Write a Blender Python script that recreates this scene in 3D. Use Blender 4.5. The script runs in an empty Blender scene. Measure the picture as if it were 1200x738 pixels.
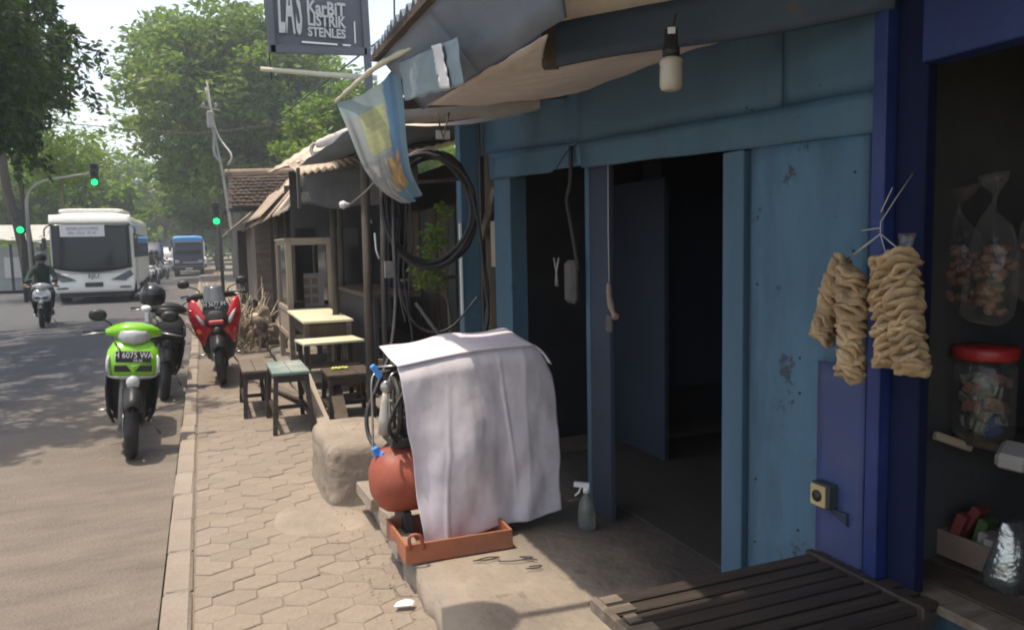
import bpy, bmesh, math, random
import numpy as np
from mathutils import Vector, Matrix, Euler, noise as mnoise
random.seed(7); np.random.seed(7)
PI = math.pi; R_ = math.radians
S = bpy.context.scene; C = S.collection

# ------------------------------------------------------------------ camera
CAM_H = 1.5; YAW, PITCH, ROLL = R_(21.8), R_(5.3), R_(1.2)
fw = Vector((math.sin(YAW)*math.cos(PITCH), math.cos(YAW)*math.cos(PITCH), -math.sin(PITCH)))
rt = Vector((math.cos(YAW), -math.sin(YAW), 0)); up = rt.cross(fw)
rt2 = rt*math.cos(ROLL) - up*math.sin(ROLL); up2 = up*math.cos(ROLL) + rt*math.sin(ROLL)
cam = bpy.data.cameras.new('camera'); co = bpy.data.objects.new('camera', cam); C.objects.link(co)
m4 = Matrix((rt2, up2, -fw)).transposed().to_4x4(); m4.translation = (0, 0, CAM_H); co.matrix_world = m4
cam.sensor_width = 36; cam.lens = 27; cam.clip_start = .05; cam.clip_end = 2000
S.camera = co

# ------------------------------------------------------------------ light
SUN_EL = R_(76); SUN_DIR = Vector((1, -.06, 0)).normalized()      # way the light travels on plan
w = bpy.data.worlds.new('World'); S.world = w; w.use_nodes = True
nt = w.node_tree; nt.nodes.clear()
sky = nt.nodes.new('ShaderNodeTexSky'); sky.sky_type = 'NISHITA'; sky.sun_disc = False
sky.sun_elevation = SUN_EL; sky.sun_rotation = math.atan2(-SUN_DIR.x, -SUN_DIR.y)
sky.air_density = 1.3; sky.dust_density = 5; sky.ozone_density = 1.2; sky.altitude = 0
bg = nt.nodes.new('ShaderNodeBackground'); bg.inputs[1].default_value = .13
wo = nt.nodes.new('ShaderNodeOutputWorld')
# hazy tropical sky: the air whitens smoothly towards the horizon, all the way round
tcw = nt.nodes.new('ShaderNodeTexCoord'); sxy = nt.nodes.new('ShaderNodeSeparateXYZ'); nt.links.new(tcw.outputs['Generated'], sxy.inputs[0])
inv = nt.nodes.new('ShaderNodeMapRange'); inv.inputs[1].default_value = 0; inv.inputs[2].default_value = 1; inv.inputs[3].default_value = 1; inv.inputs[4].default_value = 0; nt.links.new(sxy.outputs[2], inv.inputs[0])
pw = nt.nodes.new('ShaderNodeMath'); pw.operation = 'POWER'; pw.inputs[1].default_value = 2.2; nt.links.new(inv.outputs[0], pw.inputs[0])
hzc = nt.nodes.new('ShaderNodeVectorMath'); hzc.operation = 'SCALE'; hzc.inputs[0].default_value = (7.5, 8.0, 8.4); nt.links.new(pw.outputs[0], hzc.inputs['Scale'])
adds = nt.nodes.new('ShaderNodeVectorMath'); adds.operation = 'ADD'; nt.links.new(sky.outputs[0], adds.inputs[0]); nt.links.new(hzc.outputs[0], adds.inputs[1])
nt.links.new(adds.outputs[0], bg.inputs[0]); nt.links.new(bg.outputs[0], wo.inputs[0])
sd = bpy.data.lights.new('sun', 'SUN'); sd.energy = 3.7; sd.angle = R_(.6); sd.color = (1, .89, .73)
so = bpy.data.objects.new('sun', sd); C.objects.link(so)
ld = Vector((SUN_DIR.x*math.cos(SUN_EL), SUN_DIR.y*math.cos(SUN_EL), -math.sin(SUN_EL)))
so.rotation_euler = ld.to_track_quat('-Z', 'Y').to_euler()
S.view_settings.view_transform = 'Standard'; S.view_settings.look = 'None'
S.view_settings.exposure = 0.4; S.view_settings.gamma = 1
S.render.engine = 'CYCLES'; S.cycles.max_bounces = 6; S.cycles.diffuse_bounces = 4
S.cycles.transparent_max_bounces = 12; S.cycles.use_denoising = True
S.cycles.filter_width = 1.9

# ------------------------------------------------------------------ materials
MATS = {}
def mat(name, col, rough=.8, metal=0., var=.18, scale=6., bump=.15, col2=None, thr=.5, soft=.15, rnd=0.,
        spec=.4, coat=0., emit=0., bscale=None, stretch=None, alpha=None, trans=0., vcol=False, dist=.01, chips=None):
    m = bpy.data.materials.new(name); m.use_nodes = True; t = m.node_tree; N = t.nodes; L = t.links
    p = N['Principled BSDF']; p.inputs['Roughness'].default_value = rough; p.inputs['Metallic'].default_value = metal
    p.inputs['Specular IOR Level'].default_value = spec; p.inputs['Coat Weight'].default_value = coat
    tc = N.new('ShaderNodeTexCoord'); mp = N.new('ShaderNodeMapping'); L.new(tc.outputs['Object'], mp.inputs[0])
    if stretch: mp.inputs['Scale'].default_value = stretch
    n1 = N.new('ShaderNodeTexNoise'); n1.inputs['Scale'].default_value = scale; n1.inputs['Detail'].default_value = 7
    n1.inputs['Roughness'].default_value = .62; L.new(mp.outputs[0], n1.inputs[0])
    r1 = N.new('ShaderNodeMapRange'); r1.inputs[1].default_value = .25; r1.inputs[2].default_value = .75
    r1.inputs[3].default_value = 1-var; r1.inputs[4].default_value = 1+var; L.new(n1.outputs[0], r1.inputs[0])
    if vcol:
        a = N.new('ShaderNodeVertexColor'); a.layer_name = 'print'; src = a.outputs[0]
    elif col2:
        n2 = N.new('ShaderNodeTexNoise'); n2.inputs['Scale'].default_value = scale*.45; n2.inputs['Detail'].default_value = 8
        n2.inputs['Roughness'].default_value = .7; L.new(mp.outputs[0], n2.inputs[0])
        r2 = N.new('ShaderNodeMapRange'); r2.interpolation_type = 'SMOOTHSTEP'
        r2.inputs[1].default_value = thr-soft; r2.inputs[2].default_value = thr+soft; L.new(n2.outputs[0], r2.inputs[0])
        mx = N.new('ShaderNodeMix'); mx.data_type = 'RGBA'; L.new(r2.outputs[0], mx.inputs[0])
        mx.inputs[6].default_value = (*col, 1); mx.inputs[7].default_value = (*col2, 1); src = mx.outputs[2]
    else:
        rg = N.new('ShaderNodeRGB'); rg.outputs[0].default_value = (*col, 1); src = rg.outputs[0]
    if chips:                                          # (colour, threshold, scale)
        n4 = N.new('ShaderNodeTexNoise'); n4.inputs['Scale'].default_value = chips[2]; n4.inputs['Detail'].default_value = 10; n4.inputs['Roughness'].default_value = .75
        L.new(tc.outputs['Object'], n4.inputs[0]); r4 = N.new('ShaderNodeMapRange'); r4.inputs[1].default_value = chips[1]; r4.inputs[2].default_value = chips[1]+.035; L.new(n4.outputs[0], r4.inputs[0])
        m4_ = N.new('ShaderNodeMix'); m4_.data_type = 'RGBA'; L.new(r4.outputs[0], m4_.inputs[0]); L.new(src, m4_.inputs[6]); m4_.inputs[7].default_value = (*chips[0], 1); src = m4_.outputs[2]
    vm = N.new('ShaderNodeVectorMath'); vm.operation = 'SCALE'; L.new(src, vm.inputs[0])
    if rnd:
        oi = N.new('ShaderNodeObjectInfo'); rr = N.new('ShaderNodeMapRange')
        rr.inputs[3].default_value = 1-rnd; rr.inputs[4].default_value = 1+rnd; L.new(oi.outputs['Random'], rr.inputs[0])
        mm = N.new('ShaderNodeMath'); mm.operation = 'MULTIPLY'; L.new(r1.outputs[0], mm.inputs[0]); L.new(rr.outputs[0], mm.inputs[1])
        L.new(mm.outputs[0], vm.inputs['Scale'])
    else: L.new(r1.outputs[0], vm.inputs['Scale'])
    L.new(vm.outputs[0], p.inputs['Base Color'])
    r3 = N.new('ShaderNodeMapRange'); r3.inputs[3].default_value = max(0, rough-.12); r3.inputs[4].default_value = min(1, rough+.12)
    L.new(n1.outputs[0], r3.inputs[0]); L.new(r3.outputs[0], p.inputs['Roughness'])
    if bump:
        n3 = N.new('ShaderNodeTexNoise'); n3.inputs['Scale'].default_value = bscale or scale*5; n3.inputs['Detail'].default_value = 5
        L.new(mp.outputs[0], n3.inputs[0])
        b = N.new('ShaderNodeBump'); b.inputs['Strength'].default_value = bump; b.inputs['Distance'].default_value = dist
        L.new(n3.outputs[0], b.inputs['Height']); L.new(b.outputs[0], p.inputs['Normal'])
    if emit:
        p.inputs['Emission Color'].default_value = (*col, 1); p.inputs['Emission Strength'].default_value = emit
    if trans: p.inputs['Transmission Weight'].default_value = trans
    if alpha is not None: p.inputs['Alpha'].default_value = alpha
    MATS[name] = m; return m

def leafmat(name, col, col2, scale=.35):
    m = bpy.data.materials.new(name); m.use_nodes = True; t = m.node_tree; N = t.nodes; L = t.links; N.clear()
    o = N.new('ShaderNodeOutputMaterial'); d = N.new('ShaderNodeBsdfPrincipled'); tr = N.new('ShaderNodeBsdfTranslucent')
    d.inputs['Roughness'].default_value = .5; d.inputs['Specular IOR Level'].default_value = .35
    tc = N.new('ShaderNodeTexCoord'); n = N.new('ShaderNodeTexNoise'); n.inputs['Scale'].default_value = scale; n.inputs['Detail'].default_value = 6
    L.new(tc.outputs['Object'], n.inputs[0])
    cr = N.new('ShaderNodeMapRange'); cr.inputs[1].default_value = .35; cr.inputs[2].default_value = .65; L.new(n.outputs[0], cr.inputs[0])
    mx = N.new('ShaderNodeMix'); mx.data_type = 'RGBA'; mx.inputs[6].default_value = (*col, 1); mx.inputs[7].default_value = (*col2, 1)
    L.new(cr.outputs[0], mx.inputs[0]); L.new(mx.outputs[2], d.inputs['Base Color'])
    mb = N.new('ShaderNodeMix'); mb.data_type = 'RGBA'; mb.blend_type = 'MULTIPLY'; mb.inputs[0].default_value = 1
    L.new(mx.outputs[2], mb.inputs[6]); mb.inputs[7].default_value = (1.5, 1.6, .5, 1); L.new(mb.outputs[2], tr.inputs[0])
    ms = N.new('ShaderNodeMixShader'); ms.inputs[0].default_value = .38
    L.new(d.outputs[0], ms.inputs[1]); L.new(tr.outputs[0], ms.inputs[2]); L.new(ms.outputs[0], o.inputs[0])
    MATS[name] = m; return m

mat('paver', (.265,.217,.175), .92, chips=((.185,.15,.12),.58,2.2), var=.2, scale=9, bump=.8, rnd=.07, col2=(.225,.185,.15), thr=.50, soft=.2, bscale=60, dist=.006)
mat('bedding', (.20,.163,.132), .95, var=.25, scale=14, bump=.6)
mat('kerb', (.285,.237,.193), .9, var=.2, scale=8, bump=.6, rnd=.1, col2=(.25,.21,.175), thr=.56, soft=.15, bscale=50)
mat('cement', (.285,.235,.188), .92, chips=((.19,.155,.125),.60,4), var=.2, scale=3.5, bump=.7, col2=(.225,.19,.155), thr=.54, soft=.14, bscale=22, dist=.014)
mat('cement_dark', (.24,.21,.18), .92, var=.25, scale=4, bump=.7, col2=(.2,.175,.15), thr=.5, bscale=25)
mat('dirt', (.40,.31,.2), .95, var=.3, scale=1.2, bump=.7, col2=(.27,.22,.14), thr=.5)
mat('far_ground', (.2,.2,.11), .95, var=.3, scale=.1, bump=.2)
mat('pale_blue', (.058,.122,.182), .62, chips=((.035,.055,.075),.63,4), var=.14, scale=5, bump=.25, col2=(.046,.098,.155), thr=.52, soft=.2, stretch=(1,1,.35), bscale=30, dist=.004)
mat('pale_blue_worn', (.058,.126,.196), .7, chips=((.034,.05,.065),.60,5), var=.2, scale=7, bump=.35, col2=(.044,.09,.142), thr=.58, soft=.08, stretch=(1,1,.3))
mat('oily', (.055,.048,.042), .8, var=.3, scale=3, bump=.4, col2=(.04,.035,.032))
mat('navy', (.006,.010,.038), .75, spec=.15, var=.15, scale=5, bump=.2)
mat('panel_blue', (.035,.055,.155), .6, chips=((.02,.03,.06),.64,7), var=.15, scale=5, bump=.2, col2=(.06,.065,.12), thr=.6)
mat('deep_blue', (.008,.022,.115), .5, var=.12, scale=6, bump=.2, col2=(.02,.04,.17), thr=.58)
mat('mid_blue', (.028,.05,.14), .55, var=.12, scale=6, bump=.2)
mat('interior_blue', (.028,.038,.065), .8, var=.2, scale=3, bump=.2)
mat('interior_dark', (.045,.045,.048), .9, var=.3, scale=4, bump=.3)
mat('canvas', (.62,.565,.52), .85, var=.1, scale=4, bump=.3, col2=(.46,.40,.35), thr=.56, soft=.2, bscale=14, dist=.01)
mat('roof_under', (.19,.235,.31), .75, var=.14, scale=3, bump=.3, col2=(.15,.16,.19), thr=.58, stretch=(1,.4,1))
mat('beam_blue', (.042,.062,.095), .7, var=.2, scale=6, bump=.3, col2=(.10,.075,.055), thr=.63, soft=.05)
mat('brown_wood', (.09,.066,.048), .8, var=.3, scale=7, bump=.5, stretch=(4,4,.6), col2=(.06,.043,.032))
mat('grey_wood', (.19,.155,.125), .85, var=.3, scale=7, bump=.5, stretch=(.6,4,4), col2=(.12,.095,.075))
mat('dark_wood', (.035,.027,.023), .6, var=.35, scale=8, bump=.4, stretch=(.5,5,5), col2=(.07,.053,.04), thr=.62)
mat('pale_wood', (.36,.30,.235), .8, var=.15, scale=6, bump=.35, stretch=(4,4,.5), col2=(.36,.29,.22), thr=.55)
mat('cream_top', (.60,.56,.40), .7, var=.07, scale=6, bump=.2)
mat('green_patch_top', (.33,.33,.29), .7, var=.25, scale=9, bump=.3, col2=(.17,.24,.22), thr=.5, soft=.06)
mat('rust_sheet', (.30,.225,.17), .85, .0, var=.25, scale=3, bump=.4, col2=(.45,.37,.29), thr=.5, soft=.2)
mat('asbestos', (.56,.47,.38), .9, var=.2, scale=2.4, bump=.4, col2=(.34,.28,.22), thr=.55, soft=.15)
mat('clay_tile', (.32,.235,.175), .9, var=.3, scale=3, bump=.4, col2=(.22,.17,.13), thr=.5)
mat('white_cloth', (.64,.60,.66), .8, chips=((.48,.44,.45),.64,2.5), var=.08, scale=3, bump=.3, col2=(.43,.405,.43), thr=.55, soft=.2, bscale=60, dist=.002)
mat('tank_orange', (.30,.075,.045), .55, var=.2, scale=7, bump=.15, col2=(.17,.055,.04), thr=.6, soft=.08)
mat('tray_orange', (.34,.12,.06), .7, var=.2, scale=8, bump=.2, col2=(.2,.10,.07), thr=.55)
mat('rubber', (.02,.02,.022), .65, var=.2, scale=20, bump=.1)
mat('hose', (.03,.03,.035), .5, var=.3, scale=20, bump=.1)
mat('black_plastic', (.02,.02,.02), .45, var=.2, scale=12, bump=.08)
mat('steel', (.45,.45,.45), .35, .9, var=.15, scale=12, bump=.05)
mat('iron_dark', (.05,.048,.045), .6, .4, var=.3, scale=10, bump=.2)
mat('iron_grey', (.22,.21,.2), .65, .2, var=.25, scale=10, bump=.2)
mat('green_paint', (.20,.50,.012), .25, var=.05, scale=6, bump=0, coat=.6)
mat('red_paint', (.50,.02,.03), .25, var=.06, scale=6, bump=0, coat=.6)
mat('orange_paint', (.75,.13,.02), .35, var=.06, scale=6, bump=0)
mat('silver_paint', (.55,.56,.58), .3, .3, var=.06, scale=6, bump=0, coat=.4)
mat('white_paint', (.72,.72,.66), .35, var=.07, scale=2, bump=.02, coat=.3)
mat('blue_truck', (.05,.15,.42), .4, var=.1, scale=2, bump=.02)
mat('blue_bright', (.10,.36,.80), .4, var=.06, scale=3, bump=0)
mat('truck_dark', (.05,.06,.10), .4, var=.15, scale=3, bump=.02)
mat('lens', (.42,.43,.44), .12, var=.15, scale=25, bump=.2, coat=.5)
mat('amber', (.8,.3,.03), .2, var=.05, bump=0)
mat('dark_glass', (.008,.011,.014), .10, var=.1, bump=0, spec=.35)
mat('screen_grey', (.10,.11,.12), .12, var=.1, bump=0, spec=.6)
mat('mirror_glass', (.25,.26,.27), .08, .8, var=.05, bump=0)
mat('plate', (.02,.02,.02), .5, bump=0)
mat('letter_white', (.8,.8,.78), .6, bump=0, var=.03)
mat('letter_grey', (.48,.49,.5), .7, bump=.1, var=.2, scale=20)
mat('sign_panel', (.105,.115,.14), .6, var=.12, scale=4, bump=.1, col2=(.15,.14,.16), thr=.6)
mat('white_board', (.62,.62,.64), .6, var=.05, bump=0)
mat('light_on', (.0,.85,.13), .4, emit=3, bump=0, var=0)
mat('bark', (.20,.165,.13), .95, var=.3, scale=5, bump=.8, stretch=(3,3,.6))
mat('bark_dark', (.07,.058,.046), .95, var=.3, scale=5, bump=.8, stretch=(3,3,.6))
mat('concrete_pole', (.27,.26,.245), .85, var=.15, scale=4, bump=.2)
mat('cable', (.03,.03,.03), .6, var=.1, bump=0)
mat('cable_pale', (.4,.38,.35), .7, var=.1, bump=0)
mat('bulb_glass', (.42,.385,.31), .3, var=.04, bump=0, spec=.5)
mat('skin', (.3,.17,.11), .6, var=.1, bump=.05)
mat('green_jacket', (.014,.035,.022), .8, var=.25, scale=10, bump=.3)
mat('trousers', (.02,.022,.03), .85, var=.25, scale=10, bump=.3)
mat('helmet_black', (.02,.022,.02), .25, var=.1, bump=0, coat=.5)
mat('cracker', (.43,.315,.185), .8, rnd=.2, chips=((.28,.17,.08),.62,45), var=.25, scale=30, bump=.8, col2=(.33,.22,.12), thr=.54, bscale=140, dist=.004)
mat('snack_brown', (.16,.09,.06), .7, var=.35, scale=30, bump=.8, col2=(.16,.09,.06), bscale=80)
mat('red_lid', (.34,.025,.025), .35, var=.06, bump=0)
mat('jar_wrapper', (.16,.15,.13), .4, var=.5, scale=28, bump=.4, col2=(.07,.12,.28), thr=.55, soft=.03)
mat('jar_wrapper_green', (.13,.16,.11), .4, var=.4, scale=30, bump=.4, col2=(.2,.19,.16), thr=.5, soft=.04)
mat('foil', (.4,.42,.42), .22, .85, var=.2, scale=16, bump=.9, bscale=30)
mat('box_card', (.22,.16,.13), .8, var=.2, bump=.1)
mat('box_white', (.3,.28,.27), .7, var=.1, bump=.05)
mat('box_green', (.06,.12,.04), .6, var=.2, bump=.05)
mat('box_red', (.16,.03,.03), .6, var=.2, bump=.05)
mat('blue_plastic', (.07,.27,.72), .4, var=.1, bump=0)
mat('yellow_fruit', (.62,.62,.12), .5, var=.15, bump=.1)
mat('cloth_dark', (.075,.07,.07), .9, var=.3, scale=5, bump=.5)
mat('print', (1,1,1), .55, var=.06, scale=8, bump=.15, vcol=True)
mat('silver_vinyl', (.20,.26,.30), .5, var=.12, scale=6, bump=.3, col2=(.34,.38,.40), thr=.60, soft=.05)
mat('roll_cream', (.55,.53,.42), .7, var=.12, scale=6, bump=.2)
mat('socket_box', (.035,.045,.05), .5, bump=0)
mat('yellow_plate', (.42,.33,.16), .5, bump=0)
mat('paper', (.8,.8,.8), .8, bump=.1, var=.03)
mat('stall_wall', (.36,.38,.38), .8, var=.15, scale=1.5, bump=.1)
mat('stall_roof', (.42,.41,.38), .8, var=.15, scale=1.5, bump=.1)
mat('clear_bottle', (.30,.33,.30), .15, var=.05, bump=0, trans=.6, alpha=.75)
mat('scrap', (.50,.42,.31), .9, var=.35, scale=6, bump=.5, col2=(.2,.15,.11), rnd=.35)
mat('tail_lens', (.35,.01,.01), .2, bump=0)
def bagmat(name):
    m = bpy.data.materials.new(name); m.use_nodes = True; t = m.node_tree; N = t.nodes; L = t.links; N.clear()
    o = N.new('ShaderNodeOutputMaterial'); g = N.new('ShaderNodeBsdfGlossy'); g.inputs['Roughness'].default_value = .18
    g.inputs[0].default_value = (.9,.9,.95,1); T = N.new('ShaderNodeBsdfTransparent'); d = N.new('ShaderNodeBsdfDiffuse'); d.inputs[0].default_value = (.5,.48,.46,1)
    ly = N.new('ShaderNodeLayerWeight'); ly.inputs[0].default_value = .35
    ns = N.new('ShaderNodeTexNoise'); ns.inputs['Scale'].default_value = 25; b = N.new('ShaderNodeBump'); b.inputs['Strength'].default_value = .8; b.inputs['Distance'].default_value = .01
    tc = N.new('ShaderNodeTexCoord'); L.new(tc.outputs['Object'], ns.inputs[0]); L.new(ns.outputs[0], b.inputs['Height'])
    for q in (g, ly): L.new(b.outputs[0], q.inputs['Normal'])
    a = N.new('ShaderNodeMixShader'); a.inputs[0].default_value = .4; L.new(g.outputs[0], a.inputs[1]); L.new(d.outputs[0], a.inputs[2])
    f = N.new('ShaderNodeMath'); f.operation = 'MULTIPLY_ADD'; f.inputs[1].default_value = .38; f.inputs[2].default_value = .05; L.new(ly.outputs['Facing'], f.inputs[0])
    x = N.new('ShaderNodeMixShader'); L.new(f.outputs[0], x.inputs[0]); L.new(T.outputs[0], x.inputs[1]); L.new(a.outputs[0], x.inputs[2]); L.new(x.outputs[0], o.inputs[0])
    MATS[name] = m
bagmat('plastic_film')
leafmat('leaf_big', (.085,.15,.03), (.185,.26,.05), .4)
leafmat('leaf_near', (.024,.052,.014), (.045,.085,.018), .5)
leafmat('leaf_far', (.10,.17,.035), (.18,.26,.055), .2)
leafmat('leaf_lime', (.13,.22,.035), (.2,.30,.05), .3)
# road: tarmac greying towards the carriageway, tan dust by the kerb (world position)
def roadmat():
    m = mat('road', (.088,.088,.095), .9, var=.12, scale=2.5, bump=.9, bscale=55, dist=.012, chips=((.2,.17,.14),.62,9)); t = m.node_tree; N = t.nodes; L = t.links
    p = N['Principled BSDF']; old = p.inputs['Base Color'].links[0].from_socket
    tc = N.new('ShaderNodeTexCoord'); sp = N.new('ShaderNodeSeparateXYZ'); L.new(tc.outputs['Object'], sp.inputs[0])
    n = N.new('ShaderNodeTexNoise'); n.inputs['Scale'].default_value = .9; n.inputs['Detail'].default_value = 8; n.inputs['Roughness'].default_value = .65
    mp = N.new('ShaderNodeMapping'); mp.inputs['Scale'].default_value = (1, .45, 1); L.new(tc.outputs['Object'], mp.inputs[0]); L.new(mp.outputs[0], n.inputs[0])
    def math_(op, a, b):
        q = N.new('ShaderNodeMath'); q.operation = op
        for i, v in enumerate((a, b)):
            if isinstance(v, (int, float)): q.inputs[i].default_value = v
            else: L.new(v, q.inputs[i])
        return q.outputs[0]
    # dust factor: x near kerb and y near the shop forecourt
    fx = math_('MULTIPLY', math_('ADD', sp.outputs[0], 3.2), .34)
    fy = math_('MULTIPLY', math_('SUBTRACT', 11.0, sp.outputs[1]), .09)
    f = math_('ADD', math_('ADD', fx, math_('MAXIMUM', fy, -.12)), math_('MULTIPLY', math_('SUBTRACT', n.outputs[0], .5), 1.9))
    r = N.new('ShaderNodeMapRange'); r.interpolation_type = 'SMOOTHSTEP'; r.inputs[1].default_value = .3; r.inputs[2].default_value = 1.2; L.new(f, r.inputs[0])
    mx = N.new('ShaderNodeMix'); mx.data_type = 'RGBA'; L.new(r.outputs[0], mx.inputs[0]); L.new(old, mx.inputs[6])
    n2 = N.new('ShaderNodeTexNoise'); n2.inputs['Scale'].default_value = 2.6; n2.inputs['Detail'].default_value = 12; n2.inputs['Roughness'].default_value = .72; mp2 = N.new('ShaderNodeMapping'); mp2.inputs['Scale'].default_value = (.7, 2.2, 1); L.new(tc.outputs['Object'], mp2.inputs[0]); L.new(mp2.outputs[0], n2.inputs[0])
    mz = N.new('ShaderNodeMix'); mz.data_type = 'RGBA'; mz.inputs[6].default_value = (.065,.055,.047,1); mz.inputs[7].default_value = (.265,.222,.18,1)
    L.new(n2.outputs[0], mz.inputs[0]); L.new(mz.outputs[2], mx.inputs[7]); L.new(mx.outputs[2], p.inputs['Base Color'])
roadmat()

def painted_shade():  # awning shade painted into the cement colour, deepening towards the doorway
    m = MATS['cement'].copy(); m.name = 'painted_shade_cement'; MATS['painted_shade'] = m; t = m.node_tree; N = t.nodes; L = t.links; p = N['Principled BSDF']
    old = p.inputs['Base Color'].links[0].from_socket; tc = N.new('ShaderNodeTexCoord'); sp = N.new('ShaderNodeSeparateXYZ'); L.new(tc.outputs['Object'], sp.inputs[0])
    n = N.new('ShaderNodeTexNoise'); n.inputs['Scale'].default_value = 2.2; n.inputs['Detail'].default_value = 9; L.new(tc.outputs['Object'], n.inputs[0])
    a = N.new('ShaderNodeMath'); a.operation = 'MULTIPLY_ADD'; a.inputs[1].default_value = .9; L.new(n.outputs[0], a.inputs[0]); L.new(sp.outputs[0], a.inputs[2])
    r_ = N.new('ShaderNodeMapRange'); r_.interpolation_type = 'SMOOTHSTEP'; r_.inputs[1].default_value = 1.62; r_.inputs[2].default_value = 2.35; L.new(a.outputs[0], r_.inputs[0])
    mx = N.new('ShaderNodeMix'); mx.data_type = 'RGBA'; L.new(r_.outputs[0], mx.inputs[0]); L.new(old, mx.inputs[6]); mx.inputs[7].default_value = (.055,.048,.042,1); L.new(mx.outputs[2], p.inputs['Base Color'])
painted_shade()
# ------------------------------------------------------------------ helpers
def V(*a): return Vector(a)
class MB:
    def __init__(s): s.v = []; s.f = []; s.sm = []
    def add(s, vs, fs, smooth=False):
        k = len(s.v); s.v += [tuple(p) for p in vs]; s.f += [tuple(i+k for i in f) for f in fs]; s.sm += [smooth]*len(fs); return s
    def box(s, c, d, rot=None, bev=0, taper=None):
        hx, hy, hz = d[0]/2, d[1]/2, d[2]/2; vs = []
        if bev:
            b = min(bev, hx*.9, hy*.9, hz*.9)
            pts = []
            for sx in (-1,1):
                for sy in (-1,1):
                    for sz in (-1,1):
                        pts += [(sx*(hx-b), sy*(hy-b), sz*hz), (sx*(hx-b), sy*hy, sz*(hz-b)), (sx*hx, sy*(hy-b), sz*(hz-b))]
            bm = bmesh.new()
            for q in pts: bm.verts.new(q)
            bmesh.ops.convex_hull(bm, input=bm.verts); bm.verts.ensure_lookup_table(); bm.verts.index_update()
            vs = [v.co.copy() for v in bm.verts]; fs = [[v.index for v in f.verts] for f in bm.faces]; bm.free()
        else:
            vs = [V(x*hx, y*hy, z*hz) for x in (-1,1) for y in (-1,1) for z in (-1,1)]
            fs = [(0,1,3,2),(4,6,7,5),(0,4,5,1),(2,3,7,6),(0,2,6,4),(1,5,7,3)]
        if taper: vs = [V(v.x*(1+(taper-1)*(v.z+hz)/(2*hz)), v.y*(1+(taper-1)*(v.z+hz)/(2*hz)), v.z) for v in vs]
        r = Euler(rot).to_matrix() if rot else None
        vs = [(r @ v if r else v) + V(*c) for v in vs]
        return s.add(vs, fs)
    def bar(s, a, b, w, h, roll=0, up=(0,0,1)):        # box from a to b, width w, height h
        a, b = V(*a), V(*b); d = (b-a).normalized(); u = V(*up)
        if abs(d.dot(u)) > .98: u = V(1,0,0)
        sd_ = d.cross(u).normalized(); u = sd_.cross(d)
        if roll: q = Matrix.Rotation(roll, 3, d); sd_ = q @ sd_; u = q @ u
        vs = [e + sd_*x*w/2 + u*z*h/2 for e in (a, b) for x in (-1,1) for z in (-1,1)]
        return s.add(vs, [(0,2,3,1),(4,5,7,6),(0,1,5,4),(2,6,7,3),(0,4,6,2),(1,3,7,5)])
    def tube(s, pts, r, n=8, cap=True):
        pts = [V(*p) for p in pts]; m = len(pts); rs = r if isinstance(r, (list, tuple)) else [r]*m
        vs = []; prev = None
        for i, p in enumerate(pts):
            d = (pts[min(i+1, m-1)] - pts[max(i-1, 0)]).normalized()
            if prev is None: u = d.orthogonal().normalized()
            else:
                u = (prev - d*prev.dot(d)); u = u.normalized() if u.length > 1e-6 else d.orthogonal().normalized()
            prev = u; w_ = d.cross(u)
            vs += [p + (u*math.cos(2*PI*k/n) + w_*math.sin(2*PI*k/n))*rs[i] for k in range(n)]
        fs = [(i*n+k, i*n+(k+1)%n, (i+1)*n+(k+1)%n, (i+1)*n+k) for i in range(m-1) for k in range(n)]
        s.add(vs, fs, True)
        if cap: s.add(vs[:n], [tuple(range(n))[::-1]]); s.add(vs[-n:], [tuple(range(n))])
        return s
    def lathe(s, prof, n=16, o=(0,0,0), axis='z', smooth=True):   # prof: (radius, height)
        vs = []
        for r, h in prof:
            for k in range(n):
                a = 2*PI*k/n; c, q = r*math.cos(a), r*math.sin(a)
                p = {'z':(c,q,h),'x':(h,c,q),'y':(c,h,q)}[axis]; vs.append(V(*p)+V(*o))
        m = len(prof)
        fs = [(i*n+k, i*n+(k+1)%n, (i+1)*n+(k+1)%n, (i+1)*n+k) for i in range(m-1) for k in range(n)]
        s.add(vs, fs, smooth)
        for i, rev in ((0, 1), (m-1, 0)):
            if prof[i][0] > 1e-4: s.add(vs[i*n:(i+1)*n], [tuple(range(n))[::-1] if rev else tuple(range(n))])
        return s
    def torus(s, R, r, o=(0,0,0), axis='x', n=24, k=8, sq=1.):
        vs = []
        for i in range(n):
            a = 2*PI*i/n
            for j in range(k):
                b = 2*PI*j/k; rr = R + r*math.cos(b); h = r*math.sin(b)*sq; c, q = rr*math.cos(a), rr*math.sin(a)
                vs.append(V(*{'z':(c,q,h),'x':(h,c,q),'y':(c,h,q)}[axis]) + V(*o))
        return s.add(vs, [(i*k+j, i*k+(j+1)%k, ((i+1)%n)*k+(j+1)%k, ((i+1)%n)*k+j) for i in range(n) for j in range(k)], True)
    def rings(s, rs, axis='z', n=20, e=2.5, cap=True, smooth=True):  # rs: (h, c1, c2, a, b) superellipse rings
        vs = []
        for h, c1, c2, a, b in rs:
            for k in range(n):
                t = 2*PI*k/n; ct, st = math.cos(t), math.sin(t)
                x = c1 + a*math.copysign(abs(ct)**(2/e), ct); y = c2 + b*math.copysign(abs(st)**(2/e), st)
                vs.append(V(*{'z':(x,y,h),'y':(x,h,y),'x':(h,x,y)}[axis]))
        m = len(rs)
        s.add(vs, [(i*n+k, i*n+(k+1)%n, (i+1)*n+(k+1)%n, (i+1)*n+k) for i in range(m-1) for k in range(n)], smooth)
        if cap:
            s.add(vs[:n], [tuple(range(n))[::-1]]); s.add(vs[-n:], [tuple(range(n))])
        return s
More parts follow.
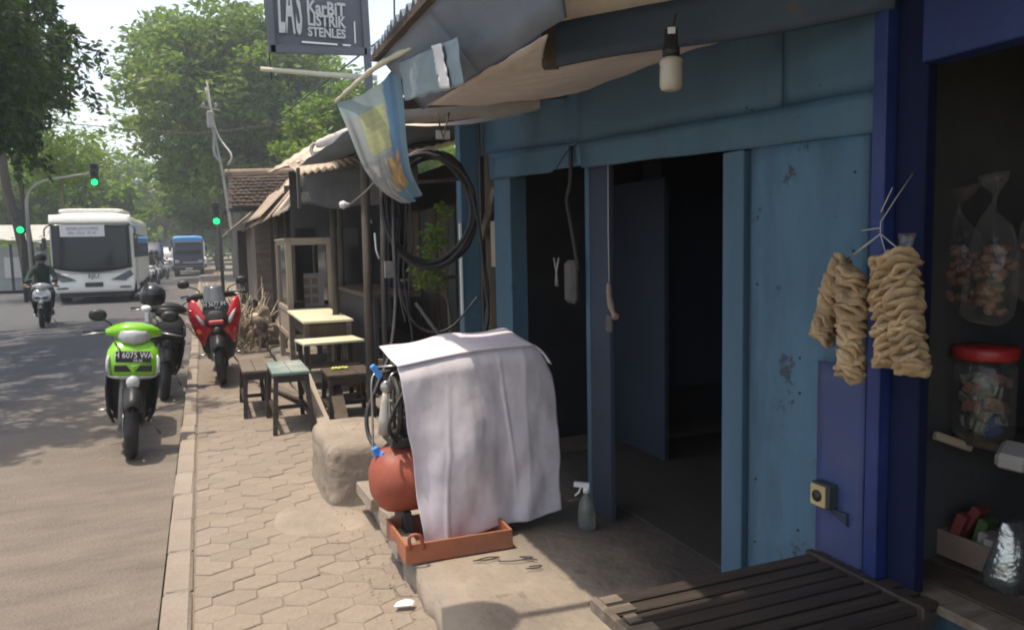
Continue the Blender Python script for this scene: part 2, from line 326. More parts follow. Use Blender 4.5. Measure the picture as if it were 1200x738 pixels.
    def ball(s, c, r, n=12, m=8):
        r = r if isinstance(r, (tuple, list)) else (r, r, r)
        vs = []
        for i in range(m+1):
            ph = PI*i/m
            for k in range(n): vs.append(V(c[0]+r[0]*math.sin(ph)*math.cos(2*PI*k/n), c[1]+r[1]*math.sin(ph)*math.sin(2*PI*k/n), c[2]+r[2]*math.cos(ph)))
        return s.add(vs, [(i*n+k, (i+1)*n+k, (i+1)*n+(k+1)%n, i*n+(k+1)%n) for i in range(m) for k in range(n)], True)
    def grid(s, fn, nu, nv, th=0, smooth=True):       # fn(u,v) -> point; th: thickness
        P = [[V(*fn(i/nu, j/nv)) for i in range(nu+1)] for j in range(nv+1)]
        W = nu+1
        if not th:
            return s.add([p for r in P for p in r], [(j*W+i, j*W+i+1, (j+1)*W+i+1, (j+1)*W+i) for j in range(nv) for i in range(nu)], smooth)
        Nn = []
        for j in range(nv+1):
            for i in range(nu+1):
                du = P[j][min(i+1,nu)]-P[j][max(i-1,0)]; dv = P[min(j+1,nv)][i]-P[max(j-1,0)][i]
                q = du.cross(dv); Nn.append(q.normalized() if q.length > 1e-9 else V(0,0,1))
        fl = [p for r in P for p in r]; K = len(fl)
        vs = fl + [p - q*th for p, q in zip(fl, Nn)]
        fs = [(j*W+i, j*W+i+1, (j+1)*W+i+1, (j+1)*W+i) for j in range(nv) for i in range(nu)]
        fs += [tuple(K+k for k in f[::-1]) for f in fs]
        for i in range(nu): fs += [(i+1, i, K+i, K+i+1), (nv*W+i, nv*W+i+1, K+nv*W+i+1, K+nv*W+i)]
        for j in range(nv): fs += [(j*W, (j+1)*W, K+(j+1)*W, K+j*W), ((j+1)*W+nu, j*W+nu, K+j*W+nu, K+(j+1)*W+nu)]
        return s.add(vs, fs, smooth)
    def prism(s, poly, z0, z1):                        # poly: xy outline
        n = len(poly); vs = [(x,y,z0) for x,y in poly] + [(x,y,z1) for x,y in poly]
        return s.add(vs, [tuple(range(n))[::-1], tuple(range(n,2*n))] + [(k,(k+1)%n,n+(k+1)%n,n+k) for k in range(n)])
    def mesh(s, name):
        me = bpy.data.meshes.new(name); me.from_pydata([tuple(v) for v in s.v], [], s.f)
        me.polygons.foreach_set('use_smooth', s.sm); me.update(); return me
    def build(s, name, m, parent=None, world=False, fix=True):
        if world and parent is not None:
            o = V(0,0,0); q = parent
            while q is not None: o = o + q.location; q = q.parent
            s.v = [tuple(V(*v)-o) for v in s.v]
        me = s.mesh(name)
        if fix:
            bm = bmesh.new(); bm.from_mesh(me); bmesh.ops.remove_doubles(bm, verts=bm.verts, dist=1e-5)
            bmesh.ops.recalc_face_normals(bm, faces=bm.faces); bm.to_mesh(me); bm.free()
        return link(name, me, m, parent)
def link(name, me, m, parent=None):
    o = bpy.data.objects.new(name, me); C.objects.link(o)
    if m: me.materials.append(MATS[m] if isinstance(m, str) else m)
    if parent is not None: o.parent = parent
    return o
def thing(name, label, cat, loc=(0,0,0), rz=0, group=None, rot=None):
    o = bpy.data.objects.new(name, None); C.objects.link(o); o.empty_display_size = .1
    o.location = loc; o.rotation_euler = rot or (0,0,rz); o['label'] = label; o['category'] = cat
    if group: o['group'] = group
    return o
def tag(o, label, cat, group=None):
    o['label'] = label; o['category'] = cat
    if group: o['group'] = group
    return o
def struct(o): o['kind'] = 'structure'; return o
def stuff(o): o['kind'] = 'stuff'; return o
KIDS = None
def copy_tree(o, parent=None):
    c = o.copy(); C.objects.link(c); c.parent = parent
    for ch in list(o.children): copy_tree(ch, c)
    return c
def recolor(root, frm, to):
    for o in [root] + list(root.children_recursive):
        if o.type == 'MESH' and o.data.materials and o.data.materials[0] == MATS[frm]:
            o.data = o.data.copy(); o.data.materials[0] = MATS[to]
def text_obj(body, size, loc, rot, m, parent, name='lettering', extr=.002, sx=1., align='CENTER', bold=0.):
    cu = bpy.data.curves.new(name, 'FONT'); cu.body = body; cu.size = size; cu.extrude = extr; cu.align_x = align; cu.align_y = 'CENTER'; cu.resolution_u = 3; cu.offset = bold*size
    tmp = bpy.data.objects.new('tmp', cu); C.objects.link(tmp)
    dg = bpy.context.evaluated_depsgraph_get(); me = bpy.data.meshes.new_from_object(tmp.evaluated_get(dg)); bpy.data.objects.remove(tmp)
    M_ = Matrix.Translation(V(*loc)) @ Euler(rot).to_matrix().to_4x4() @ Matrix.Diagonal((sx,1,1,1))
    me.transform(M_); me.materials.clear()
    return link(name, me, m, parent)
def N3(x, y, z=0, s=1.): return mnoise.noise(V(x*s, y*s, z*s))
def spl(pts, n=8):                                     # Catmull-Rom through points
    P = [V(*p) for p in pts]; P = [P[0]*2-P[1]] + P + [P[-1]*2-P[-2]]; out = []
    for i in range(1, len(P)-2):
        for k in range(n):
            t = k/n; a, b, c, d = P[i-1], P[i], P[i+1], P[i+2]
            out.append(.5*((2*b)+(c-a)*t+(2*a-5*b+4*c-d)*t*t+(-a+3*b-3*c+d)*t**3))
    out.append(P[-2]); return out
def lerp(pts, t):                                      # piecewise linear
    k = t*(len(pts)-1); i = min(int(k), len(pts)-2); return V(*pts[i]).lerp(V(*pts[i+1]), k-i)
def smooth_(pts, t):
    q = spl(pts, 8); return lerp(q, t)

# ================================================================== SETTING
# road sheet (carries relief), far ground
g = MB(); g.grid(lambda u,v: (-400+800*u, -60+960*v, -.16), 8, 8); struct(g.build('ground', 'far_ground'))
xs = np.linspace(-12, -.26, 48); ys = np.concatenate([np.linspace(-1, 14, 90), np.linspace(14.5, 260, 80)])
vs = [(x, y, -.1+.012*N3(x, y*.5, 3, 1.3)+(.02*max(0, (x+.9)/.65) if x > -.9 else 0)) for y in ys for x in xs]
W = len(xs); rd = MB().add(vs, [(j*W+i, j*W+i+1, (j+1)*W+i+1, (j+1)*W+i) for j in range(len(ys)-1) for i in range(W-1)], True)
struct(rd.build('road', 'road', fix=False))
sh = MB(); sh.grid(lambda u,v: (-40+(31.0+.5*N3(v*14,1,1))*u, 27+120*v, -.07+.06*N3(u*30, v*60)), 40, 60); struct(sh.build('dirt_verge', 'dirt'))
# paved footway: bedding with every paver in it
bed = MB(); bed.box((.35, 50, -.0575), (.96, 103.4, .1)); bed = struct(bed.build('pavement', 'bedding'))
SHOP_EDGE = .80
def clip(poly, ax, lim, keep_less):
    out = []
    for i, p in enumerate(poly):
        q = poly[(i+1) % len(poly)]; ip = (p[ax] <= lim) == keep_less or p[ax] == lim; iq = (q[ax] <= lim) == keep_less or q[ax] == lim
        if ip: out.append(p)
        if ip != iq:
            t = (lim-p[ax])/(q[ax]-p[ax]); out.append((p[0]+(q[0]-p[0])*t, p[1]+(q[1]-p[1])*t))
    return out
def paver_mesh(poly, name='paver'):
    n = len(poly); cx = sum(p[0] for p in poly)/n; cy = sum(p[1] for p in poly)/n
    b = MB(); sh_ = lambda k, z: [(cx+(x-cx)*k, cy+(y-cy)*k, z) for x, y in poly]
    b.v = sh_(.982, -.04) + sh_(.978, .002) + sh_(.925, .006); b.f = [(k,(k+1)%n,n+(k+1)%n,n+k) for k in range(n)] + [(n+k,n+(k+1)%n,2*n+(k+1)%n,2*n+k) for k in range(n)] + [tuple(range(2*n,3*n))]
    b.sm = [False]*len(b.f); me = b.mesh(name); me.materials.append(MATS['paver']); return me
HR = .1165
CS, RS, PA = .188, .124, .039
HEX = [(0, RS-PA), (CS/2, PA), (CS/2, -PA), (0, -(RS-PA)), (-CS/2, -PA), (-CS/2, PA)]
hexme = [paver_mesh([(x+random.uniform(-.006,.006), y+random.uniform(-.006,.006)) for x,y in HEX]) for _ in range(4)]
cnt = 0; j = 0
while cnt < 296:
    y = 2.2 + j*RS; j += 1
    for i in range(-1, 6):
        x = -.04 + i*CS + (CS/2 if j % 2 else 0)
        poly = [(x+a, y+b) for a, b in HEX]; lo = -.112; hi = SHOP_EDGE+.0 if y < 4.3 else .84
        if max(p[0] for p in poly) < lo+.03 or min(p[0] for p in poly) > hi-.03: continue
        if min(p[0] for p in poly) < lo or max(p[0] for p in poly) > hi:
            pl = clip(clip(poly, 0, lo, False), 0, hi, True)
            me = paver_mesh([(a-x, b-y) for a, b in pl])
        else: me = random.choice(hexme)
        o = link('paver', me, None, bed); o.location = (x, y, -.009+random.uniform(-.0035,.003)); o.rotation_euler = (random.uniform(-.022,.022), random.uniform(-.022,.022), random.uniform(-.02,.02)); cnt += 1
# kerb stones
kb = MB(); kb.box((-.185, 60, -.10), (.11, 122, .12)); kb = struct(kb.build('kerb', 'cement_dark'))
y = .6; km = []
for q in range(3):
    b = MB(); b.box((0,0,0), (.118, .485, .15), bev=.012)
    b.v = [(a+random.uniform(-.003,.003), c+random.uniform(-.004,.004), d) for a,c,d in b.v]; me = b.mesh('kerb_stone'); me.materials.append(MATS['kerb']); km.append(me)
for k in range(90):
    o = link('kerb_stone', random.choice(km), None, kb); o.location = (-.183+random.uniform(-.005,.005), y+.245, -.062+random.uniform(-.006,.004)); o.rotation_euler = (0, random.uniform(-.015,.015), random.uniform(-.008,.008)); y += .495
# raised cement forecourt with a broken edge
def rough_slab(x0f, x1, y0, y1, z, name, m, nx=26, ny=60, drop=.0):
    b = MB()
    def fn(u, v):
        y = y0+(y1-y0)*v; xe = x0f(y); x = xe+(x1-xe)*u
        zz = z + .007*N3(x, y, 1, 4)+.004*N3(x, y, 7, 13)
        return (x, y, zz)
    b.grid(fn, nx, ny, th=z+.10); return b.build(name, m, fix=True)
edge = lambda y: .775 + (.035*(y-3.0) if y > 3 else .06*(3.0-y)*.0) + .022*N3(0, y, 5, 5) + .012*N3(0, y, 9, 15)
struct(rough_slab(edge, 4.6, -.5, 4.46, .12, 'forecourt_floor', 'painted_shade'))
struct(rough_slab(lambda y: .86+.02*N3(0,y,2,4), 6, 4.42, 22, .03, 'earth_floor', 'cement_dark', 20, 60))
struct(rough_slab(lambda y: .83, 9, 22.05, 110, .0, 'verge_ground', 'cement_dark', 20, 60))
# cement smear over the pavers
b = MB()
def smear(u, v):
    a = 2*PI*u; r = v*(1+.35*N3(math.cos(a), math.sin(a), 4, 1.2)); return (.50+.27*r*math.cos(a), 4.28+.30*r*math.sin(a), .002+.02*(1-v**2)**.7*1+.002*N3(r*3*math.cos(a), r*3*math.sin(a), 0, 3)-.012*v)
b.grid(smear, 28, 8); struct(b.build('cement_smear', 'cement'))
# three pale coping pieces along the broken forecourt edge, a little gap between
for k, (x, y, L_, rz, rx) in enumerate([(.80,4.14,.34,.03,0),(.835,3.70,.24,.22,.10),(.79,3.42,.26,-.05,.0)]):
    b = MB(); b.box((0,0,0), (.10, L_, .07), bev=.006); b.v = [(p[0]+.006*N3(*p,30), p[1]+.008*N3(p[1],p[2],p[0],30), p[2]) for p in b.v]
    o = b.build('coping_block', 'pale_wood' if 0 else 'kerb'); o.location = (x, y, .118+.014); o.rotation_euler = (rx, .06, rz)
    tag(o, ['pale concrete edging block at the step, nearest the round cement stump','short tilted pale edging piece in the middle of the broken step','pale edging block beside the corner of the orange tray'][k], 'edging block', 'loose edging blocks on the forecourt step')
# round-cornered concrete stump
b = MB(); b.rings([(-.06+.0225*k,.83,4.80,.235-.0006*k,.40-.001*k) for k in range(17)]+[(.33,.83,4.80,.217,.375),(.35,.83,4.80,.20,.355),(.36,.83,4.80,.16,.31),(.363,.83,4.80,.08,.2)], n=90, e=7)
b.v = [(x+.006*N3(x,y,z,5)+.010*N3(x,y,z,16)+.005*N3(x,y,z,45), y+.006*N3(y,z,x,6)+.007*N3(y,z,x,28), z+.010*N3(x,y,3,9)+.004*N3(x,y,z,40)) for x,y,z in b.v]
st = b.build('concrete_stump', 'cement'); tag(st, 'low round cornered concrete block on the footway beyond the white sheet', 'concrete block')
b = MB(); b.box((1.3, 4.86, .17), (.52, .62, .30), bev=.02); tag(b.build('concrete_ledge', 'cement_dark'), 'dark concrete ledge in shade behind the round cornered block', 'ledge')
# litter
b = MB(); b.grid(lambda u,v: (.655+.075*u+.02*v, 3.02+.035*v-.02*u, .020+.010*math.sin(u*3)*v), 4, 2, th=.001); tag(b.build('paper_scrap', 'paper', fix=True), 'small white scrap of paper on the hexagonal pavers', 'litter')
b = MB(); rnd = random.Random(3)
for k in range(200):
    if rnd.random() < .5: x, y, z = rnd.uniform(.55,.84), rnd.uniform(2.4,4.4), .012
    elif rnd.random() < .5: x, y, z = rnd.uniform(-.34,-.24), rnd.uniform(2.5,9), -.085
    else: x, y, z = rnd.uniform(-2.5,.8), rnd.uniform(2.5,9), (-.094 if 0 else .01)
    if x < -.24: z = -.088
    r = rnd.uniform(.002,.006)*(1.8 if rnd.random() < .06 else 1)
    b.box((x,y,z+r*.2), (r*1.6,r*1.3,r), rot=(rnd.random(),rnd.random(),rnd.random()*6))
stuff(b.build('grit', 'cement', fix=False))
b = MB()
for k in range(260):
    x = rnd.uniform(-3.5,-.25) if rnd.random()<.7 else rnd.uniform(-.1,.8); y = rnd.uniform(5,18); z = -.082 if x < -.2 else .018
    a = rnd.uniform(0,6.3); l = rnd.uniform(.02,.045); b.add([(x,y,z),(x+l*math.cos(a),y+l*math.sin(a),z+.008),(x+l*.5*math.cos(a)-l*.3*math.sin(a),y+l*.5*math.sin(a)+l*.3*math.cos(a),z+.004)],[(0,1,2)])
stuff(b.build('fallen_leaves', 'scrap', fix=False))

# ================================================================== SHOP (pale blue welding workshop)
shop = thing('workshop_building', 'pale blue wooden workshop front with two dark doorways under the canvas awning', 'building', (1.8, 3.3, .12))
def P_(name, b, m, par=None): return b.build(name, m, par or shop, world=True)
# header boards above the doors, slightly sagging
def board(name, m, y0, y1, zl0, zl1, zh0, zh1, x, th=.022, par=None, warp=.008):
    b = MB()
    def fn(u, v):
        y = y0+(y1-y0)*u; zl = zl0+(zl1-zl0)*u; zh = zh0+(zh1-zh0)*u
        return (x + warp*N3(y*1.7, v*2, x*9)-.0015, y, zl+(zh-zl)*v + .004*N3(y*3, v*3, 2))
    b.grid(fn, 14, 5, th=-th); return P_(name, b, m, par)
board('upper_board', 'pale_blue', 4.95, 3.50, 2.09, 1.985, 2.42, 2.34, 1.80)
board('upper_board', 'pale_blue', 3.495, 2.04, 1.984, 1.915, 2.34, 2.30, 1.797)
board('upper_board', 'pale_blue', 2.035, 1.60, 1.914, 1.89, 2.30, 2.28, 1.802)
board('header_board', 'pale_blue_worn', 4.75, 3.45, 1.915, 1.878, 2.082, 1.990, 1.785)
board('header_board', 'pale_blue', 3.44, 1.60, 1.865, 1.785, 1.985, 1.898, 1.782)
# posts and jambs
def post(name, m, y0, y1, z0, z1, x0, x1, bev=.004):
    b = MB(); b.box(((x0+x1)/2, (y0+y1)/2, (z0+z1)/2), (x1-x0, y1-y0, z1-z0), bev=bev); return P_(name, b, m)
post('door_jamb', 'pale_blue', 4.42, 4.70, .12, 1.93, 1.77, 1.88)
post('door_jamb', 'interior_blue', 3.25, 3.44, .12, 1.89, 1.805, 1.835)
post('door_edge', 'pale_blue', 3.445, 3.485, .12, 1.88, 1.80, 1.84)
post('door_jamb', 'pale_blue', 2.215, 2.33, .12, 1.81, 1.765, 1.85)
post('door_edge', 'beam_blue', 2.175, 2.210, .12, 1.82, 1.79, 1.84)
# wall panel right of the doorway
b = MB(); b.grid(lambda u,v: (1.80+.004*N3(u*3,v*4,1), 2.172-.50*u, .12+1.70*v), 10, 24, th=-.03); P_('wall_panel', b, 'pale_blue_worn')
b = MB(); b.grid(lambda u,v: (1.760+.003*N3(u*3,v*4,1), 1.835-.185*u, .12+1.00*v+.02*N3(u*4,1,1)*(v>.99)), 6, 16, th=-.008); P_('lower_panel', b, 'panel_blue')
b = MB(); b.bar((1.786,2.17,1.795),(1.786,1.675,1.772),.012,.03); P_('batten', b, 'pale_blue')
rn_ = random.Random(2)
b = MB()
for k in range(26):
    y = rn_.choice([2.14,1.93,1.72]) if k < 14 else rn_.uniform(1.7,4.6); z = .2+1.6*k/14 if k < 14 else 1.93+.035*rn_.random(); b.lathe([(0,-.002),(.0045,-.002),(.004,.001),(0,.002)],7,((1.768 if k<14 else 1.770),y,z),'x')
P_('nail_heads', b, 'iron_dark')['kind'] = 'stuff'
# side wall parts beyond the doors: bare brown boards
for k in range(3):
    b = MB(); b.box((1.835+.006*k, 4.80+.105*k, 1.27), (.02, .098, 2.3), rot=(.01*(k-1),0,0)); P_('board', b, 'brown_wood')
b = MB(); b.bar((1.80,5.02,1.55),(1.80,4.76,1.86),.02,.07); P_('brace', b, 'grey_wood')
b = MB(); b.box((1.80, 4.77, 1.50), (.03,.09,.30)); P_('board_patch', b, 'pale_wood')
# rooms behind
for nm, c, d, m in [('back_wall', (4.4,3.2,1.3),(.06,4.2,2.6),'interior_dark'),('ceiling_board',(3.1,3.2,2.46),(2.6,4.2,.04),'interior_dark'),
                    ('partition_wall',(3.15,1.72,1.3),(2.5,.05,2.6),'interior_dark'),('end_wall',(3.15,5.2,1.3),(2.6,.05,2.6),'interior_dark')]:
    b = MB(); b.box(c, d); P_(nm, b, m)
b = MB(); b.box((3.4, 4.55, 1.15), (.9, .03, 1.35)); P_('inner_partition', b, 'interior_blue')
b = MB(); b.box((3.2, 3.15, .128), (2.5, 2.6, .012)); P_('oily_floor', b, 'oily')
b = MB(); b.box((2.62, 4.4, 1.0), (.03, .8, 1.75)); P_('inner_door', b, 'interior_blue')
# workbench and machine shapes deep in the room
wb = thing('workbench', 'dark workbench deep inside the unlit workshop doorway', 'table', (3.2,3.2,.12))
b = MB(); b.box((3.3,3.25,.82),(1.0,.5,.05)); b.build('table_top','brown_wood',wb,world=True)
for sx in (-.42,.42):
    for sy in (-.2,.2):
        b = MB(); b.box((3.3+sx,3.25+sy,.46),(.05,.05,.67)); b.build('leg','brown_wood',wb,world=True)
for k in range(3):
    b = MB(); b.box((4.1,3.3,.75+.42*k),(.4,1.6,.025)); P_('shelf', b, 'brown_wood')
    for q in range(6):
        h_ = .10+.05*((q*7+k*3)%4); b = MB()
        if (q+k)%2: b.lathe([(0,0),(.05,0),(.055,.01),(.055,h_),(.03,h_+.02),(.03,h_+.04)],12,(4.0,2.65+.24*q,.765+.42*k))
        else: b.box((4.02,2.65+.24*q,.765+.42*k+h_/2),(.18,.16,h_),rot=(0,0,.1*q))
        tag(b.build('tin' if (q+k)%2 else 'carton', ['iron_grey','box_card','mid_blue','interior_blue'][(q+k)%4]), ['rightmost','centre','leftmost'][q//2]+(' round tin' if (q+k)%2 else ' square carton')+' on the '+['lower','middle','upper'][k]+' shelf deep inside the dark workshop','container','goods on the dark workshop shelves')
# corner blue post standing before the brown boards
t = thing('blue_post', 'slim pale blue post behind the coiled black hoses', 'post', (1.66,4.9,.12))
b = MB(); b.box((1.66,4.9,1.20),(.13,.09,2.28),bev=.006); b.build('post_shaft','pale_blue',t,world=True)
b = MB(); b.box((1.585,4.85,1.33),(.014,.014,.62)); b.build('metal_trim','letter_white',t,world=True)
# loose lintel sheet hanging skewed at the left doorway
b = MB()
def fn(u,v):
    y = 4.68-1.2*u; return (1.758-.01*v*(1+N3(u*3,v,1)), y, 2.05-.055*u - (.135-.10*max(0,u-.78)/.22*1.0)*v*(1 if u<.78 else 1-(u-.78)/.22*.85))
b.grid(fn, 20, 6, th=-.006); tag(b.build('loose_board', 'pale_blue'), 'loose pale blue board nailed skewed over the left doorway', 'board')
# hose strap hanging in doorway
t = thing('hanging_strap', 'black strap looped over the header between the two doorways', 'strap', (1.74,3.47,1.5))
b = MB(); b.tube(spl([(1.745,3.52,1.98),(1.73,3.50,1.80),(1.75,3.58,1.72),(1.73,3.50,1.60),(1.75,3.46,1.36)],6), .012); b.build('strap_loop','rubber',t,world=True)
b = MB(); b.box((1.745,3.53,1.30),(.05,.11,.22),bev=.02); b.build('pouch','cloth_dark',t,world=True)
# tongs and padlock on door edge
t = thing('hanging_pliers', 'pair of grey pliers hung open on the left door', 'tool', (1.74,3.70,1.4))
for s_ in (-1,1):
    b = MB(); b.tube([(1.74,3.70+.03*s_,1.42),(1.74,3.70-.002*s_,1.34),(1.74,3.70-.014*s_,1.27)], .006, 6); b.build('handle','iron_grey',t,world=True)
t = thing('hanging_string', 'orange plastic twist hung on a string beside the middle post', 'hanging tool', (1.74,3.13,1.2))
b = MB(); b.tube([(1.745,3.14,1.85),(1.74,3.135,1.55),(1.74,3.13,1.31)], .0025, 6); b.build('string','cable_pale',t,world=True)
b = MB(); b.tube(spl([(1.74,3.135,1.31),(1.735,3.12,1.24),(1.74,3.10,1.18),(1.735,3.06,1.155)],5), [.008,.012,.013,.014,.013,.014,.015,.016,.016,.014,.013,.012,.014,.016,.018,.014], 8); b.build('twist','box_card',t,world=True)
b = MB(); b.box((1.74,3.13,1.12),(.02,.05,.08),bev=.006); b.build('tag','cloth_dark',t,world=True)

# ------------------------------------------------------------------ awning & roof over the shop front
rf = thing('awning_roof', 'corrugated lean-to roof over the workshop front, seen from below', 'roof', (.8,3.2,2.4))
def corr(u0, u1, fn, nu, nv, name, m, par, amp=.018, wl=.076, th=.006):    # corrugated sheet: waves along first axis length
    b = MB()
    b.grid(lambda u,v: fn(u,v,amp*math.cos(2*PI*(u0+(u1-u0)*u)/wl)), nu, nv, th=th); return b.build(name, m, par, world=True)
for k,(ya,yb,m) in enumerate([(3.66,2.70,'roof_under'),(2.69,1.72,'roof_under'),(1.71,.70,'roof_under'),(.69,-1.5,'roof_under'),(-1.51,-3.9,'roof_under')]):
    x0r = .775 if k < 2 else .46
    corr(ya, yb, lambda u,v,a: (x0r+(1.975-x0r)*v+.008*math.sin(9*u), ya+(yb-ya)*u, 2.405+.30*v+a+(.012 if k > 1 else 0)), 110, 4, 'roof_sheet', m, rf)
corr(5.3, 3.67, lambda u,v,a: (1.15+.9*v, 5.3-1.63*u, 2.50+.25*v+a), 110, 4, 'roof_sheet', 'roof_under', rf)
# soffit boards sloping down and inwards from the eave
for k,(ya,yb) in enumerate([(3.60,2.80),(2.795,2.06)]):
    b = MB(); b.grid(lambda u,v: (.80+.205*v+.004*N3(u*4,v,k), ya+(yb-ya)*u-(.30*(1-v) if k==1 else 0)*u, 2.375-.235*v-.0*u+.006*N3(u*3,v*2,k+4)), 12, 4, th=-.012); b.build('soffit_board','roof_under',rf,world=True)
# eave batten
b = MB(); b.bar((.80,3.66,2.375),(.80,-3.9,2.375),.035,.03); b.build('eave_batten','brown_wood',rf,world=True)
# canvas ceiling between soffit and facade
can = thing('canvas_ceiling', 'beige canvas sheet stretched under the awning above the doors', 'canvas', (1.4,2.6,2.15))
def cf(u,v):
    x = 1.0+.80*v; ye = 2.50-1.455*(x-1.13) if x > 1.13 else 2.50-.5*(1.13-x)*0-(1.13-x)*2.6; ye = max(ye, 1.60)
    y = 3.50-(3.50-ye)*u; zs = 2.145-.02*u; zf = 2.245-.03*(3.5-y)/1.3
    return (x, y, zs+(zf-zs)*v-.020*math.sin(PI*v)*(1+.5*N3(u*4,v*2,3))+.007*N3(u*9,v*5,1)+.004*N3(u*20,v*14,1))
b = MB(); b.grid(cf, 40, 18, th=.002); b.build('sheet','canvas',can,world=True)
lt = MB()
def lf(u,v):
    x = .94+.98*u; return (x, 3.95-.30*u*0-.0*v+.25*v, 2.115+.17*u*1.0-.05*math.sin(PI*u)*1-.012*N3(u*5,v,1)+.05*v)
lt.grid(lf, 30, 6, th=.002); tag(lt.build('canvas_strip','canvas'), 'narrow beige canvas strip beyond the cross beam above the hose coil', 'canvas')
b = MB()
def cb(u,v): 
    x = .93+1.0*u; return (x, 3.95+.004*v, 2.225+.105*u-(.105-.05*u)*v+.008*N3(u*6,v,2)-.02*math.sin(PI*u)*v)
b.grid(cb, 24, 3, th=.003); tag(b.build('canvas_valance','canvas'), 'hanging beige canvas valance below the brown cross beam', 'canvas')
t = thing('cross_beam', 'brown timber beam crossing under the awning above the hose coil', 'beam', (1.4,3.7,2.24))
b = MB(); b.bar((.93,3.75,2.19),(1.95,3.62,2.28),.05,.05); b.build('timber','brown_wood',t,world=True)
# fascia beam running out from the kiosk to the street side
t = thing('fascia_beam', 'dull blue fascia beam running from kiosk to street under the awning', 'beam', (1.4,2.0,2.1))
b = MB()
A0, A1 = V(1.13,2.47,0), V(1.745,1.575,0)
def bf(u,v):
    p = A0.lerp(A1,u); return (p.x+.003*N3(u*3,v,1), p.y, (2.10+.006*math.sin(u*7))*(1-v)+(2.25-.03*u)*v+ (.002 if v else 0))
b.grid(bf, 16, 4, th=.03); b.build('board_face','beam_blue',t,world=True)
b = MB(); b.box((1.150,2.47,2.175),(.05,.055,.15),rot=(0,0,-.6)); b.build('beam_end','brown_wood',t,world=True)
t = thing('upper_canvas', 'beige canvas edge hanging above the dull blue fascia beam', 'canvas', (1.4,2.0,2.25))
def uc(u,v):
    p = V(1.10,2.44,0).lerp(V(1.95,1.25,0),u)+V(-.30,-.45,0)*(v*1.3-.12); return (p.x, p.y, 2.235-.03*u+.06*min(1,v*4)+.12*v+.006*N3(u*8,v*2,1))
b = MB(); b.grid(uc, 20, 8, th=.002); b.build('sheet','canvas',t,world=True)
# ceiling lamp on the fascia beam
t = thing('hanging_lamp', 'white energy saving lamp in a dark socket under the beam', 'lamp', (1.36,1.97,2.0))
b = MB(); b.tube([(1.345,2.0,2.17),(1.318,1.985,2.10)], .003, 6); b.build('cord','cable',t,world=True)
b = MB(); b.lathe([(.012,.145),(.019,.14),(.021,.09),(.026,.085),(.026,.060)], 18, (1.318,1.985,1.978)); b.build('socket','black_plastic',t,world=True)
b = MB(); b.lathe([(.020,.062),(.031,.055),(.034,.047),(.034,.040),(.032,.036),(.033,.03),(.0335,-.02),(.030,-.032),(.02,-.037),(.0,-.038)], 22, (1.318,1.985,1.978)); b.build('lamp_glass','bulb_glass',t,world=True)
b = MB(); b.box((1.303,1.96,2.108),(.022,.004,.018),rot=(0,0,-.5)); b.build('sticker','white_board',t,world=True)

# ------------------------------------------------------------------ banner on a roll pole, silver flap, brackets
t = thing('vinyl_banner', 'faded printed vinyl banner drooping from a rolled pole at the eave', 'banner', (.8,3.9,2.3))
b = MB(); b.tube(spl([(.725,4.36,2.295),(.76,4.0,2.315),(.80,3.6,2.33),(.86,3.2,2.325),(.90,2.93,2.325)],6), [.009+.004*math.sin(PI*k/24)+.002*math.sin(k*2.1) for k in range(25)], 10); b.build('roll','roll_cream',t,world=True)
L_ = [(.725,4.34,2.29),(.745,4.12,2.09),(.795,4.02,1.90),(.865,3.96,1.785),(.965,3.90,1.723)]
Rr = [(.885,3.55,2.325),(.905,3.55,2.14),(.905,3.56,1.98),(.915,3.58,1.84),(.985,3.62,1.745)]
def bn(u,v):
    p = smooth_(L_,v).lerp(smooth_(Rr,v), u)
    p = p + V(0,0,-.03*math.sin(PI*u)*(1-v)*1.2 - .02*math.sin(PI*u)*v)
    return p + V(.022,.012,0)*(math.sin(u*19+2*v)*.6+N3(u*6,v*2,4))*(.25+v)
b = MB(); NU, NV = 64, 84; b.grid(bn, NU, NV); me = b.mesh('printed_sheet')
ca = me.color_attributes.new('print','FLOAT_COLOR','POINT')
rnd = random.Random(5)
def pc(u,v):
    base = V(.33,.36,.35)
    if v < .14: base = V(.30,.40,.42)
    if u > .74 - .12*v: base = V(.07,.22,.42)
    if u > .93: base = V(.16,.30,.42)
    if .12 < v < .42 and .30 < u < .70:
        base = V(.50,.52,.20)
        if int(v*60) % 3 == 0 and N3(u*30, int(v*20), 1) > -.1: base = V(.40,.43,.22)
    if .46 < v < .50 and u < .7: base = V(.28,.29,.29)
    if .5 < v < .95 and u < .62:
        base = V(.36,.37,.36); k = N3(u*22, v*5, 8)
        if k > .12: base = V(.26,.26,.25)
        if k < -.25: base = V(.47,.47,.44)
        if .60 < v < .66: base = V(.30,.30,.30)
    if .5 < v < .83 and .60 < u < .90:
        k = N3(u*16, v*9, 2); base = V(.50,.27,.07) if k > -.12 else V(.27,.16,.09)
        if k > .3: base = V(.6,.45,.12)
    if .83 <= v and u > .5: base = V(.11,.26,.38)
    return base
cols = []
for jj in range(NV+1):
    for ii in range(NU+1): c_ = pc(ii/NU, jj/NV); g_ = (c_.x+c_.y+c_.z)/3; c_ = (c_*.85+V(g_,g_,g_)*.15)*.60; cols += [c_.x, c_.y, c_.z, 1]
ca.data.foreach_set('color', cols)
link('printed_sheet', me, 'print', None); po = C.objects['printed_sheet']; po.parent = t; po.location = -t.location
t = thing('silver_flap', 'torn silvery blue vinyl flap folded over the eave above the banner', 'tarpaulin', (.9,3.2,2.3))
b = MB()
